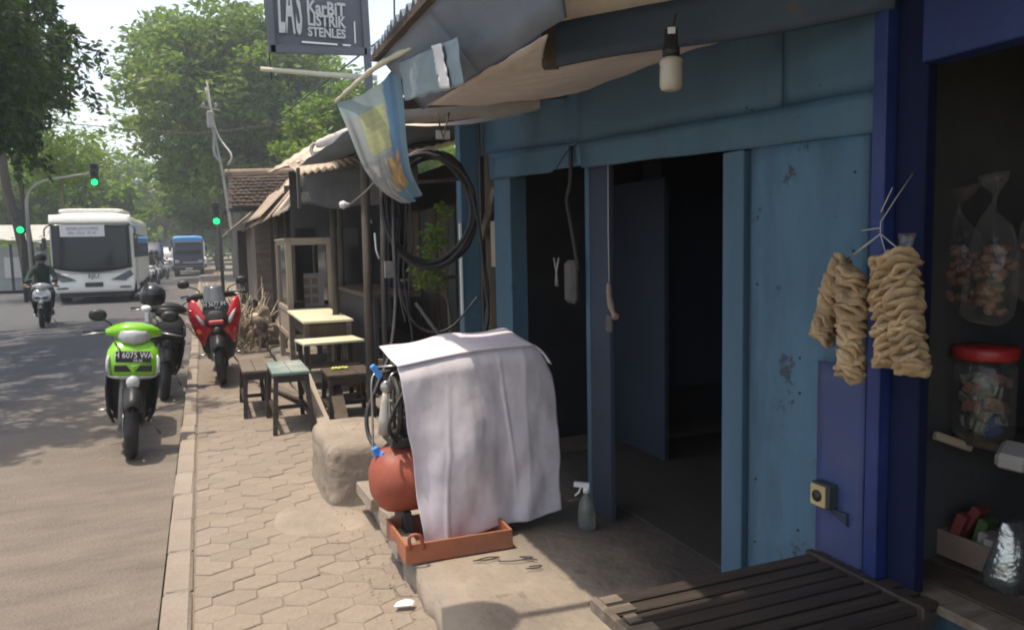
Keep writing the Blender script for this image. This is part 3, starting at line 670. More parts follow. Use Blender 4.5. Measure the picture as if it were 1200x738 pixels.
def sf(u,v):
    y = 3.40-.85*u; zt = 2.30-.10*u; zb = 2.14-.10*u+.012*N3(u*7,1,1)
    return (.842+.02*v+.008*N3(u*6,v*3,2)+.01*(1-u), y-.05*u*(1-v)*0, zt+(zb-zt)*v)
b.grid(sf, 24, 10, th=.003); b.build('sheet','silver_vinyl',t,world=True)
b = MB(); b.grid(lambda u,v: (.830+.02*v+.004*N3(u*9,v*9,2), 2.82-.12*u-.03*v+.03*N3(v*9,u,1), 2.235-.02*u-.16*v), 5, 14, th=.002); b.build('torn_patch','white_board',t,world=True)
# v-shaped hook with a little white card
t = thing('wire_hook', 'v shaped wire hook with a small white card under the canvas', 'hook', (1.25,3.95,2.1))
b = MB(); b.tube([(1.17,3.93,2.19),(1.205,3.93,2.06),(1.24,3.93,2.19)], .006, 6); b.build('wire','iron_dark',t,world=True)
b = MB(); b.box((1.205,3.935,2.075),(.075,.004,.045)); b.build('card','white_board',t,world=True)

# ================================================================== COMPRESSOR UNDER THE SHEET
t = thing('air_compressor', 'rusty orange air compressor half hidden by the white sheet', 'compressor', (1.1,3.56,.12))
b = MB(); b.lathe([(0,0),(.07,.006),(.12,.03),(.148,.07),(.158,.12),(.160,.62),(.158,.66),(.148,.71),(.12,.75),(0,.775)], 26, (.675,3.53,.40), 'x'); b.build('air_tank','tank_orange',t,world=True)
for x in (.83,1.27):
    b = MB(); b.box((x,3.53,.19),(.05,.24,.13),taper=.7); b.build('foot','iron_dark',t,world=True)
b = MB(); b.box((1.02,3.56,.585),(.5,.22,.03)); b.build('mounting_plate','iron_dark',t,world=True)
b = MB(); b.rings([(.60,.92,3.56,.09,.09),(.68,.92,3.56,.10,.09),(.80,.92,3.56,.07,.07),(.88,.92,3.56,.06,.06)],n=16); b.build('pump','iron_dark',t,world=True)
for k in range(5):
    b = MB(); b.box((.92,3.56,.70+.035*k),(.20-.01*k,.18,.008)); b.build('cooling_fin','iron_grey',t,world=True)
b = MB(); b.lathe([(.085,0),(.09,.01),(.09,.24),(.085,.25)],18,(1.15,3.56,.69),'x'); b.build('motor','iron_grey',t,world=True)
b = MB(); b.torus(.125,.014,(.795,3.50,.76),'x',26,6); b.tube([(.795,3.50,.64),(.795,3.50,.88)],.008,6); b.tube([(.795,3.38,.76),(.795,3.62,.76)],.008,6); b.build('flywheel','iron_dark',t,world=True)
b = MB(); b.tube(spl([(.78,3.42,.60),(.74,3.38,.68),(.77,3.36,.78),(.82,3.40,.84)],5),.008,6); b.build('copper_pipe','iron_dark',t,world=True)
b = MB(); b.lathe([(0,0),(.028,0),(.03,.005),(.03,.018),(.0,.02)],14,(.745,3.40,.865),'y'); b.build('gauge','steel',t,world=True)
# tray
t = thing('metal_tray', 'shallow rusty orange metal tray under the compressor', 'tray', (1.05,3.2,.12))
for nm,c,d in [('tray_side',(.99,3.15,.172),(.50,.012,.085)),('tray_side',(.99,3.50,.172),(.50,.012,.085)),('tray_end',(.745,3.325,.172),(.012,.345,.085)),('tray_end',(1.235,3.325,.172),(.012,.345,.085)),('tray_bottom',(.99,3.325,.136),(.48,.345,.01))]:
    b = MB(); b.box(c,d); b.v = [(x+.006*N3(x,y,z,6),y+.006*N3(y,z,x,6),z+.005*N3(x,y,z,5)) for x,y,z in b.v]; b.build(nm,'tray_orange',t,world=True)
b = MB(); b.tube(spl([(.762,3.14,.20),(.757,3.125,.262),(.80,3.12,.262),(.82,3.13,.195)],5),.008,6); b.build('tray_handle','tank_orange',t,world=True)
# handcart frame of thin rods
t = thing('rod_stand', 'thin bent steel rod stand before the compressor', 'stand', (.74,3.55,.5))
for x,y in ((.70,3.56),(.775,3.52)):
    b = MB(); b.tube(spl([(x,y,.50),(x+.004,y,.70),(x+.006,y,.86),(x+.03,y+.01,.905),(x+.10,y+.02,.91)],5),.0055,6); b.build('rod','steel',t,world=True)
b = MB(); b.tube([(.72,3.50,.945),(.87,3.47,.95)],.005,6); b.build('rod','steel',t,world=True)
b = MB(); b.tube([(.775,3.51,.78),(.88,3.50,.785)],.005,6); b.build('rod','steel',t,world=True)
b = MB(); b.box((.718,3.50,.925),(.028,.02,.075),rot=(0,-.6,0),bev=.006); tag(b.build('blue_clip','blue_plastic'),'blue plastic clip on top of the thin rod frame','clip')
b = MB(); b.box((.705,3.51,.545),(.035,.02,.05),rot=(0,-.3,.2),bev=.006); b.box((.735,3.50,.53),(.03,.02,.03),rot=(0,.5,.2),bev=.006); tag(b.build('blue_coupling','blue_plastic'),'pale blue hose coupling lying against the orange tank','hose coupling')
b = MB(); b.tube([(.765,3.60,.60),(.775,3.60,.68),(.775,3.60,.76),(.775,3.60,.81)],[.03,.033,.02,.009],10); tag(b.build('plastic_bottle','cable_pale'),'small whitish plastic bottle between the thin rods','bottle')

# white sheet draped over the compressor
cl = MB()
def sheet(u,v):
    # v 0..1 : 0 back edge on top, .22 front top edge, 1 bottom hem ; u across
    xl = .785 + .085*max(0,(v-.22)/.78); xr = 1.545-.0*v
    hem = .142+.055*u**1.6-.012*math.sin(u*9)
    topz = .962+.050*u+.02*math.sin(u*PI)-.10*max(0,u-.86)/.14*max(0,u-.86)/.14
    if v < .22: s = v/.22; y = 3.74-.40*s+.02*math.sin(s*PI); z = topz+.045*(1-s)-.015*(1-s)*math.sin(u*7)**2
    else:
        s = (v-.22)/.78; z = topz-(topz-hem)*s - .010*math.exp(-s*30)*0; y = 3.36-.042*math.sin(min(1,s*11)*PI/2)+.015
        y += -.030*s + .018*math.sin(u*7.5+1.2+s*1.5)*s*.9 + .020*N3(u*3.2,s*2.4,2)*(.3+s) + .010*N3(u*9,s*5,5)*(.4+s)
        y += .05*max(0,u-.8)/.2*(1-s*.3)
        y += .0035*N3(u*7+s*2,s*5,1)+.0012*N3(u*24,s*16,4)+.007*math.sin(u*19+s*3+2*N3(u*3,s*3,1))*s**1.5-.010*math.exp(-((u-.62-.1*s)/.012)**2)*min(1,s*3)*(1-s)-.008*math.exp(-((u-.30+.15*s)/.014)**2)*s
        y -= .05*math.exp(-((u-.35)**2/.03+(s-.45)**2/.08))     # machine pushing the cloth
    x = xl+(xr-xl)*u+(.010*N3(v*4,u*2,7)+.006*N3(v*9,u*2,3))*min(1,v*5)
    if v>=.22 and u > .93: x += .03*(u-.93)/.07*math.sin(min(1,(v-.22)*3)*PI/2)
    return (x,y,z)
cl.grid(sheet, 130, 130, th=.0025); tag(cl.build('white_sheet','white_cloth'),'large off white cloth sheet draped over the air compressor','sheet')
b=MB(); b.tube([V(*sheet(k/60,.992))+V(0,-.001,0) for k in range(61)],.0035,5); b.build('hem','white_cloth',C.objects['white_sheet'])
t = thing('spray_bottle', 'translucent trigger spray bottle on the floor beside the doorway', 'spray bottle', (1.655,3.22,.12))
b = MB(); b.lathe([(0,0),(.036,0),(.042,.01),(.043,.09),(.036,.13),(.018,.165),(.014,.17),(.014,.185)],16,(1.655,3.22,.12)); b.build('bottle_body','clear_bottle',t,world=True)
b = MB(); b.lathe([(.017,0),(.018,.022),(.012,.03)],12,(1.655,3.22,.30)); b.bar((1.665,3.21,.337),(1.60,3.245,.343),.018,.022); b.tube([(1.632,3.232,.33),(1.622,3.237,.30),(1.605,3.245,.285)],.005,6); b.build('trigger_head','white_board',t,world=True)
# wire scraps on the forecourt
for k,(pts,l) in enumerate([([(1.02,3.07,.131),(1.08,3.05,.134),(1.14,3.06,.131),(1.09,3.075,.133),(1.03,3.062,.134)],'kinked thin wire scrap on the floor beside the orange tray'),([(1.12,3.02,.131),(1.19,2.99,.133),(1.27,2.99,.134),(1.22,3.02,.134),(1.28,2.965,.131)],'twisted wire scrap lying where the sunlit floor meets shade'),([(1.20,2.90,.131),(1.25,2.885,.133),(1.27,2.90,.133),(1.22,2.915,.131)],'smallest bent wire loop on the sunlit cement floor')]):
    b = MB(); b.tube(spl(pts,5),.0028,5); tag(b.build('wire_scrap','iron_dark'),l,'wire','wire scraps on the forecourt')

# ================================================================== HOSES
def hose(pts, r, label, m='hose', n=10, group='black hoses around the coil'):
    b = MB(); b.tube(spl(pts,n), r, 8); return tag(b.build('hose', m), label, 'hose', group)
b = MB(); pts = []
for k in range(5*26):
    a = 2*PI*k/26+PI*.5; tt = k/26; rr = .30+.018*math.sin(tt*2.7)+.010*math.sin(a*3+tt)
    pts.append((1.20+.25*0+rr*.86*math.cos(a)+.008*tt, 4.28+.018*(tt-2.5)+.008*math.sin(a*2+tt*3), 1.70+rr*math.sin(a)*1.05+.012*math.sin(tt*4)))
b.tube(pts,.0135,8); tag(b.build('hose_coil','hose'),'thick coil of black hose hung before the pale blue post','hose coil')
hose([(1.45,4.25,1.85),(1.50,4.24,1.6),(1.52,4.22,1.3),(1.53,4.2,1.1),(1.46,4.1,.97),(1.30,3.9,.985),(1.12,3.75,1.03),(1.02,3.9,1.2)],.011,'black hose looping down from the coil onto the white sheet')
hose([(1.0,4.25,1.78),(.985,4.2,1.5),(.96,4.1,1.2),(.90,4.0,.95),(.80,3.9,.78),(.735,3.85,.66),(.73,3.8,.55),(.76,3.7,.50),(.79,3.58,.56)],.011,'black hose hanging left of the coil and ending at the orange tank')
hose([(1.02,4.24,1.66),(1.0,4.22,1.4),(1.04,4.2,1.15),(1.15,4.2,1.02),(1.30,4.2,1.03),(1.48,4.22,1.2)],.007,'thin black hose swinging low below the coil')
hose([(1.56,4.4,1.55),(1.585,4.4,1.4),(1.60,4.38,1.2),(1.57,4.36,1.0),(1.60,4.36,.9)],.009,'short black hose right of the pale blue post')
hose([(1.0,4.26,1.5),(1.10,4.3,1.42),(1.22,4.3,1.38),(1.36,4.3,1.42)],.006,'thin black hose crossing inside the coil')
for k,(x,z) in enumerate([(1.045,1.62),(1.075,1.7),(1.10,1.55)]):
    hose([(x,4.32,z+.3),(x+.01*k,4.3,z),(x-.015,4.3,z-.35),(x+.01,4.28,z-.55-.1*k)],.006,['first thin cable hanging beside the iron pole','second thin cable hanging beside the iron pole','third thin cable hanging beside the iron pole'][k])
t = thing('iron_pole', 'dark iron pole holding up the awning left of the hose coil', 'pole', (1.02,4.6,.0))
b = MB(); b.tube([(1.0,4.62,.0),(1.01,4.6,1.2),(1.03,4.58,2.3)],.020,10); b.build('pole_shaft','iron_dark',t,world=True)
b = MB(); b.bar((1.0,4.55,1.86),(1.5,4.5,1.9),.02,.02); b.build('hook_arm','iron_dark',t,world=True)
b = MB(); b.box((1.035,4.565,1.36),(.05,.03,.10)); b.build('clamp','iron_grey',t,world=True)
t = thing('lamp_head', 'small white lamp head beside the drooping banner', 'lamp', (.9,4.7,1.8))
b = MB(); b.lathe([(0,0),(.02,.005),(.028,.03),(.016,.05),(.01,.07)],12,(.86,5.2,1.78),'x'); b.build('reflector','white_board',t,world=True)
b = MB(); b.tube([(.93,5.2,1.78),(1.02,5.1,1.86),(1.03,4.9,1.9)],.006,6); b.build('arm','iron_grey',t,world=True)
# green plant seen through the coil
def leaves(centers, m, size, seed, flat=.5, hang=0., n_per=1, asp=.45, up=.5):
    rng = np.random.default_rng(seed); c = np.repeat(np.asarray(centers,float), n_per, 0); n = len(c)
    d = rng.normal(size=(n,3)); d[:,2] = d[:,2]*flat - hang; d /= np.linalg.norm(d,axis=1)[:,None]
    nn = rng.normal(size=(n,3)); nn[:,2] += up*2; s = np.cross(nn,d); s /= np.linalg.norm(s,axis=1)[:,None]+1e-9
    nr = np.cross(d,s); L = size*rng.uniform(.6,1.3,(n,1)); Wd = L*asp
    p0 = c; p1 = c+d*L*.45+s*Wd*.5+nr*L*.06; p2 = c+d*L; p3 = c+d*L*.45-s*Wd*.5+nr*L*.06; pm = c+d*L*.5-nr*L*.05
    v = np.stack([p0,p1,p2,p3,pm],1).reshape(-1,3); k = (np.arange(n)*5)[:,None]
    f = np.concatenate([k+np.array([0,1,4]),k+np.array([1,2,4]),k+np.array([2,3,4]),k+np.array([3,0,4])],1).reshape(-1,3)
    return v, f
def leafobj(name, v, f, m, parent=None, world=False):
    me = bpy.data.meshes.new(name); n = len(v); me.vertices.add(n); vv = v - (np.array(parent.location) if world else 0); me.vertices.foreach_set('co', vv.astype(np.float32).ravel())
    me.loops.add(len(f)*3); me.loops.foreach_set('vertex_index', f.astype(np.int32).ravel()); me.polygons.add(len(f))
    me.polygons.foreach_set('loop_start', np.arange(0,len(f)*3,3,dtype=np.int32)); me.update(calc_edges=True)
    return link(name, me, m, parent)
rng = np.random.default_rng(11)
t = thing('climbing_plant', 'sunlit green leafy twigs showing behind the hose coil', 'plant', (1.9,6.3,.0))
cs = []; b = MB()
for k in range(9):
    z1 = rng.uniform(1.25,1.85); x1 = 1.70+rng.uniform(-.0,.22)-(.12 if z1 < 1.5 else 0); st_ = [(1.95,6.3,.2),(1.93,6.3,1.0),(x1+.08,6.2,z1-.15),(x1,6.15,z1)]
    q = spl(st_,6); b.tube(q,.005,5); cs += [tuple(p) for p in q[-7:] for _ in range(9)]
b.build('stem','bark',t,world=True)
cs = np.array(cs)+rng.normal(0,.022,(len(cs),3)); v,f = leaves(cs,None,.045,3,asp=.6); leafobj('foliage',v,f,'leaf_lime',t,True)

# ================================================================== WARUNG YARD, FURNITURE
def stool(name,label,x0,x1,y0,y1,h,mt,ml,group='wooden stools on the footway',splay=.05,rz=0,cross=True):
    cx,cy=(x0+x1)/2,(y0+y1)/2; t=thing(name,label,'stool' if name=='stool' else 'table',(cx,cy,0),rz,group); w,d=x1-x0,y1-y0
    n = max(2,int(w/.11)) if w<d else max(2,int(d/.11))
    for k in range(n):
        b=MB()
        if w<d: b.box((-w/2+(k+.5)*w/n,0,h-.012),(w/n-.004,d,.024),bev=.003)
        else: b.box((0,-d/2+(k+.5)*d/n,h-.012),(w,d/n-.004,.024),bev=.003)
        b.build('seat_board' if name=='stool' else 'top_board',mt,t)
    for sx in (-1,1):
        b=MB(); b.box((sx*(w/2-.03),0,h-.055),(.018,d-.06,.06)); b.build('apron',ml,t)
        for sy in (-1,1):
            b=MB(); b.bar((sx*(w/2-.03),sy*(d/2-.03),h-.025),(sx*(w/2-.03+splay*.6),sy*(d/2-.03+splay),.004),.042,.036); b.build('leg',ml,t)
    for sy in (-1,1):
        b=MB(); b.box((0,sy*(d/2-.03),h-.055),(w-.08,.018,.06)); b.build('apron',ml,t)
    if cross:
        b=MB(); b.bar((-(w/2-.01),0,h*.3),(w/2-.01,0,h*.3),.03,.03); b.build('stretcher',ml,t)
        for sx in (-1,1):
            b=MB(); b.bar((sx*(w/2-.02),-(d/2),h*.3),(sx*(w/2-.02),d/2,h*.3),.03,.03); b.build('stretcher',ml,t)
    return t
stool('stool','wooden stool with patchy green painted seat on the footway',.47,.77,6.40,7.08,.50,'green_patch_top','dark_wood',splay=.05)
stool('stool','low plain grey wooden stool behind the green topped one',.27,.50,7.15,7.95,.42,'grey_wood','dark_wood',splay=.03)
stool('low_table','low brown wooden table carrying yellow fruit peel',.93,1.33,6.55,7.02,.42,'brown_wood','dark_wood','low tables of the food stall',splay=.02)
b=MB()
for k in range(5): b.ball((1.02+.028*k,6.82+.02*math.sin(k*3),.437),(.022,.02,.014),8,6)
tag(b.build('fruit_peel','yellow_fruit'),'small heap of yellow green fruit peel on the low brown table','fruit')
t=thing('step_bench','cream topped wooden bench in front of the cream table','bench',(1.1,7.5,0),group='low tables of the food stall')
b=MB(); b.box((1.10,7.55,.60),(.58,.42,.022),rot=(0,0,.10),bev=.003); b.build('top_board','cream_top',t,world=True)
for (x,y) in ((.86,7.38),(1.34,7.42),(.84,7.70),(1.33,7.75)):
    b=MB(); b.bar((x,y,.59),(x,y,.0),.04,.04); b.build('leg','dark_wood',t,world=True)
for z in (.18,.38):
    b=MB(); b.box((1.10,7.45,z),(.5,.24,.02)); b.build('shelf_board','brown_wood',t,world=True)
t=thing('cream_table','wooden table with cream painted top beside the glazed cabinet','table',(1.15,8.6,0),group='low tables of the food stall')
b=MB(); b.box((1.14,8.60,.76),(.50,1.55,.025),bev=.003); b.build('top_board','cream_top',t,world=True)
b=MB(); b.box((1.16,8.60,.66),(.44,1.45,.14)); b.build('apron','brown_wood',t,world=True)
for x in (.93,1.35):
    for y in (7.90,9.30):
        b=MB(); b.bar((x,y,.75),(x,y,.0),.05,.05); b.build('leg','grey_wood',t,world=True)
b=MB(); b.box((.925,8.6,.16),(.02,1.36,.04)); b.build('stretcher','grey_wood',t,world=True)
# leaning planks by the stools
for k,(a,c,l) in enumerate([((.52,8.9,.03),(.90,7.2,.07),'long grey plank lying on the footway beside the stools'),((.80,7.1,.36),(.86,6.2,.02),'grey plank leaning down from the table towards the round cornered block'),((1.02,6.9,.38),(.98,6.1,.04),'dark plank leaning beside the low brown table')]):
    b=MB(); b.bar(a,c,.10,.025); tag(b.build('plank',['grey_wood','pale_wood','brown_wood'][k]),l,'plank','loose planks by the stools')
# glazed food cabinet
t=thing('food_cabinet','tall pale wooden showcase cabinet with glass front at the food stall','cabinet',(1.2,10.2,0))
cx0,cx1,cy0,cy1=.93,1.48,9.62,10.9
for x in (cx0,cx1-.06):
    for y in (cy0,cy1):
        b=MB(); b.box((x+.03,y,.80),(.065,.065,1.58)); b.build('cabinet_post','pale_wood',t,world=True)
for z,nm in ((1.57,'top_rail'),(.74,'middle_rail'),(.42,'lower_rail')):
    for y in (cy0,cy1):
        b=MB(); b.box(((cx0+cx1)/2,y,z),(cx1-cx0-.13,.05,.06)); b.build(nm,'pale_wood',t,world=True)
    for x in (cx0+.03,cx1-.03):
        b=MB(); b.box((x,(cy0+cy1)/2,z),(.05,cy1-cy0-.07,.06)); b.build(nm,'pale_wood',t,world=True)
b=MB(); b.box(((cx0+cx1)/2,(cy0+cy1)/2,1.61),(cx1-cx0+.03,cy1-cy0+.06,.022)); b.build('cabinet_top','pale_wood',t,world=True)
b=MB(); b.box(((cx0+cx1)/2,(cy0+cy1)/2,.71),(cx1-cx0-.02,cy1-cy0-.02,.02)); b.build('cabinet_floor','brown_wood',t,world=True)
b=MB(); b.box((cx0+.025,(cy0+cy1)/2,.56),(.02,cy1-cy0-.07,.27)); b.build('side_panel','pale_wood',t,world=True)
b=MB(); b.box(((cx0+cx1)/2,cy0+.01,.56),(cx1-cx0-.13,.02,.27)); b.build('front_panel','brown_wood',t,world=True)
b=MB(); b.box((cx0+.03,(cy0+cy1)/2,1.16),(.004,cy1-cy0-.07,.76)); b.box((cx1-.03,(cy0+cy1)/2,1.16),(.004,cy1-cy0-.07,.76)); b.build('glass_pane','dark_glass',t,world=True)
b=MB(); b.box(((cx0+cx1)/2+.08,cy0+.33,.97),(.24,.01,.42)); tag(b.build('food_poster','box_white'),'pale printed sheet standing inside the glazed cabinet','poster')
for k in range(6):
    b=MB(); b.box((1.20+.10*(k%2),cy0+.322,.84+.12*(k//2)),(.075,.004,.08)); b.build('picture','box_card',C.objects['food_poster'])
# scrap pile behind the red scooter: many sticks leaning on a low board crate
hp=thing('scrap_heap','heap of dry branches and wood scraps behind the red scooter','heap',(.35,12.2,0))
rnd=random.Random(9)
for k in range(210):
    c=V(rnd.uniform(-.05,.80),rnd.uniform(11.6,13.6),rnd.uniform(0,.35)); L=rnd.uniform(.25,.8); a=rnd.uniform(0,2*PI); el=rnd.uniform(.3,1.5)
    d=V(math.cos(a)*math.cos(el),math.sin(a)*math.cos(el),math.sin(el)); e=c+d*L; e.z=min(e.z,1.22-.3*abs(e.x-.3)); mid=(c+e)/2+V(rnd.uniform(-.05,.05),rnd.uniform(-.05,.05),rnd.uniform(-.03,.03)); r=rnd.uniform(.006,.018)
    b=MB(); b.tube([c,mid,e],[r,r*.9,r*.5],6); b.build('branch','scrap',hp,world=True)
for k in range(15):
    b=MB(); c=(rnd.uniform(.6,1.0),rnd.uniform(10.9,13.2),rnd.uniform(.1,.62)); b.ball(c,(rnd.uniform(.05,.10),rnd.uniform(.06,.11),rnd.uniform(.08,.2)),14,11); b.v=[(x+.09*N3(x,y,z,11),y+.09*N3(y,z,x,11),z+.07*N3(z,x,y,11)) for x,y,z in b.v]; b.build('sack',rnd.choice(['scrap','cloth_dark','scrap','grey_wood']),hp,world=True)
b=MB(); b.bar((-.55,13.2,.55),(.15,12.6,.45),.03,.03); tag(b.build('long_branch','bark_dark'),'long dark branch sticking out over the road from the scrap heap','branch')

# dark sheds of the food stall
sd1=thing('food_stall_shed','dark open wooden food stall under a brown sheet roof','stall',(1.4,8,0))
def sp(nm,m,c,d,rot=None):
    b=MB(); b.box(c,d,rot=rot); return b.build(nm,m,sd1,world=True)
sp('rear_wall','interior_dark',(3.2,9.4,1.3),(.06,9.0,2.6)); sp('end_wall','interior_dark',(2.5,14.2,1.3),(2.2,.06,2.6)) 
for k in range(12): sp('wall_board','brown_wood' if k%3 else 'interior_dark',(2.35+.02*(k%2),5.45+.34*k,.95),(.03,.32,1.9))
sp('counter_front','interior_dark',(1.55,8.6,.55),(.04,2.3,.9)); sp('counter_top','brown_wood',(1.72,8.6,1.02),(.5,2.4,.04))
for (x,y) in ((1.16,5.9),(1.30,8.4),(1.55,9.45),(1.2,11.2),(1.2,13.8)):
    b=MB(); b.tube([(x,y,0),(x+.02,y,2.2)],.035,8); b.build('post','bark_dark',sd1,world=True)
b=MB(); b.bar((1.29,6.2,.55),(2.2,6.0,.56),.05,.06); b.build('rail','grey_wood',sd1,world=True)
b=MB(); b.bar((1.6,6.6,1.2),(2.3,6.6,1.22),.3,.02); b.build('shelf','brown_wood',sd1,world=True)
# near roof: sheets
def quad(p00,p10,p11,p01,nu=8,nv=8,amp=0,wl=10,th=.008,m='rust_sheet',nm='roof_sheet',par=None,wav=0,axis=0):
    A,B_,Cc,D_=V(*p00),V(*p10),V(*p11),V(*p01)
    def fn(u,v):
        p=A.lerp(B_,u).lerp(D_.lerp(Cc,u),v); k=u if axis==0 else v
        return (p.x,p.y,p.z+amp*math.cos(2*PI*k*wl)+wav*N3(p.x*2,p.y*2,1))
    b=MB(); b.grid(fn,nu,nv,th=th); return b.build(nm,m,par or sd1,world=True)
quad((.98,8.5,2.27),(1.75,8.5,2.40),(1.80,9.6,2.66),(1.0,9.6,2.50),60,4,.014,10,m='rust_sheet',wav=.03)
quad((.97,9.5,2.46),(1.72,9.5,2.68),(1.6,11.8,3.05),(.93,11.8,2.60),20,4,.01,5,m='asbestos',wav=.03)
quad((1.35,8.2,2.42),(2.6,8.0,2.62),(2.8,10.5,3.1),(1.5,10.5,2.9),30,4,.014,12,m='asbestos',wav=.03)
quad((1.75,8.4,2.62),(3.4,8.4,2.8),(3.4,14.3,3.1),(1.65,14.3,2.95),8,20,.014,12,m='rust_sheet',wav=.02)
quad((1.0,5.3,2.30),(3.3,5.3,2.75),(3.3,8.5,2.85),(1.0,8.5,2.36),8,20,.014,12,m='roof_under',wav=.02)
# rolled tarpaulin on top
b=MB(); b.tube(spl([(1.20,8.6,2.60),(1.35,8.55,2.66),(1.5,8.5,2.72),(1.75,8.4,2.80)],5),[.03,.045,.05,.045,.05,.055,.05,.045,.05,.05,.055,.05,.05,.05,.045,.04][:16],10); tag(b.build('rolled_tarpaulin','canvas'),'dusty rolled tarpaulin lying on the stall roof behind the banner','tarpaulin')
b=MB(); b.tube(spl([(1.18,8.62,2.62),(1.15,8.6,2.55),(1.17,8.55,2.46)],4),.02,8); b.tube([(1.15,8.6,2.5),(1.8,8.4,2.62)],.025,8); tag(b.build('roof_pipe','iron_grey'),'short grey pipe resting under the rolled tarpaulin','pipe')
# dark sagging cloth under the roof edge
b=MB(); b.grid(lambda u,v:(1.0+.95*u,8.42-1.2*u+.05*N3(u*4,v*3,2),2.26+.08*u-(.30+.10*math.sin(PI*u)+.05*N3(u*5,1,1))*v),24,8,th=.003); tag(b.build('sagging_cloth','cloth_dark'),'dark sagging cloth hung below the stall roof edge','tarpaulin')
b=MB(); b.box((.985,8.47,2.13),(.03,.1,.42)); b.build('corner_board','cloth_dark',sd1,world=True)
for k,(x,y,z) in enumerate([(1.10,8.3,2.02),(1.33,6.6,1.75),(1.30,6.2,1.45)]):
    b=MB(); b.tube([(x,y,z+.16),(x+.008,y,z+.02),(x+.03,y,z-.05)],.008,6); tag(b.build('hanging_bag_tie','paper'),['white strip hanging under the corner of the stall roof','white strip hanging beside the banner bottom','thin white rod in the dark stall'][k],'strip')
# far shed with asbestos sheets and tiles
sd2=thing('roadside_shed','low roadside shed with dusty brown sheet roof beside the footway','shed',(1.3,15,0))
def q2(*a,**k): return quad(*a,par=sd2,**k)
ys_=[9.95,12.3,15.0,18.2,22]
for k in range(4):
    ya,yb=ys_[k]+.03,ys_[k+1]; dx=.0+.02*(k%2)
    q2((1.02-dx,ya,1.98),(1.02+dx,yb,1.97),(2.05,yb,3.20),(2.05,ya,3.16),24,8,.012,14,m=['asbestos','rust_sheet','asbestos','rust_sheet'][k],wav=.03,nm='roof_sheet')
q2((.58,19.5,1.90),(.58,25,1.88),(1.5,25,2.65),(1.5,19.5,2.62),16,6,.012,9,m='asbestos',wav=.03)
q2((1.0,14.2,2.06),(.90,20,2.10),(1.5,20,2.75),(1.5,14.2,2.62),16,6,.012,9,m='rust_sheet',wav=.03)
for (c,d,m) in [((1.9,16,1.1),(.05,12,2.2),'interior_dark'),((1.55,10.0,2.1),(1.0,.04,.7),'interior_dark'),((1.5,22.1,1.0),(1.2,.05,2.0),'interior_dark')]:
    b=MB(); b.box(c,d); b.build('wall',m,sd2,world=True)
for k,y in enumerate((12.8,14.6,16.8,19,21.8)):
    b=MB(); b.bar((1.36-.05*(k>2)*4,y,0),(1.36-.05*(k>2)*4,y,2.25),.07,.07); b.build('post','bark_dark',sd2,world=True)
for k in range(5):
    b=MB(); b.box((1.40,13.2+.55*k,.75),(.02,.5,1.4),rot=(0,.02*k,0)); b.build('wall_board',['brown_wood','interior_dark','interior_dark'][k%3],sd2,world=True)
# tiled roof house behind
hs=thing('tiled_house','small house with weathered clay tile roof behind the shed','house',(2.6,20,0))
tl=MB()
A,B_=V(.55,17.6,2.36),V(2.6,17.4,2.40); Ct,Dt=V(2.9,21.5,3.52),V(.75,21.5,3.42)
for r in range(10):
    for c in range(18):
        u0,u1=c/18,(c+.93)/18; v0,v1=r/10,(r+1.0)/10
        if r%2: u0+=.5/18; u1+=.5/18
        p=lambda u,v: A.lerp(B_,u).lerp(Dt.lerp(Ct,u),v)
        j_=rnd.uniform(-.01,.01); a,b_,c_,d_=p(u0,v0),p(u1,v0),p(u1,v1),p(u0,v1); lift=V(0,0,.10+j_); md=V(0,0,.02)
        m0,m1=(a+b_)/2+md,(c_+d_)/2+md
        tl.add([a+lift,m0+lift,b_+lift,c_,m1,d_,a+lift-V(0,0,.035),b_+lift-V(0,0,.035)],[(0,1,4,5),(1,2,3,4),(0,6,7,2,1)])
stuff(tl.build('roof_tiles','clay_tile',hs,world=True,fix=False))
b=MB(); b.add([q_-V(0,0,.07) for q_ in (A,B_,Ct,Dt)],[(0,1,2,3)]); b.build('roof_deck','interior_dark',hs,world=True)
b=MB(); b.box((2.2,19.8,1.15),(2.2,3.6,2.3)); b.build('wall','grey_wood',hs,world=True)
b=MB(); b.tube([Dt+V(-.1,0,.06),Ct+V(.2,0,.06)],.09,8); b.build('ridge_tiles','clay_tile',hs,world=True)

# ================================================================== KIOSK (deep blue) AND ITS GOODS
ks=thing('kiosk','deep blue roadside kiosk with an open dark window and plank counter','kiosk',(1.9,1.2,.12))
def kb_(nm,m,c,d,rot=None,bev=.004):
    b=MB(); b.box(c,d,rot=rot,bev=bev); return b.build(nm,m,ks,world=True)
kb_('corner_post','deep_blue',(1.775,1.615,1.1),(.07,.045,2.2)); kb_('corner_board','navy',(1.80,1.543,1.1),(.04,.094,2.2)); kb_('beam','deep_blue',(1.80,.72,2.06),(.08,1.56,.23)); kb_('upper_board','mid_blue',(1.83,.72,2.35),(.03,1.6,.34))
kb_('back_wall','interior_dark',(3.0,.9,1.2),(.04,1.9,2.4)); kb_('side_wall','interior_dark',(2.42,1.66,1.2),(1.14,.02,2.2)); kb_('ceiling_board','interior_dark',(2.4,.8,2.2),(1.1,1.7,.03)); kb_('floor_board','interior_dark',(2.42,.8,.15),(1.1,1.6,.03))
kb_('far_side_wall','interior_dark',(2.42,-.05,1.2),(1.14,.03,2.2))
for k in range(4): kb_('front_board','pale_blue_worn',(1.90,1.60-.19-.38*k,.29),(.02,.374,.36))
for k,(x,w_) in enumerate([(1.835,.11),(1.96,.13),(2.10,.14),(2.25,.14)]): kb_('counter_board','brown_wood' if k else 'grey_wood',(x,.86,.495),(w_-.004,1.66,.028))
kb_('neighbour_wall','mid_blue',(1.85,-2.2,1.2),(.06,4.2,2.3))
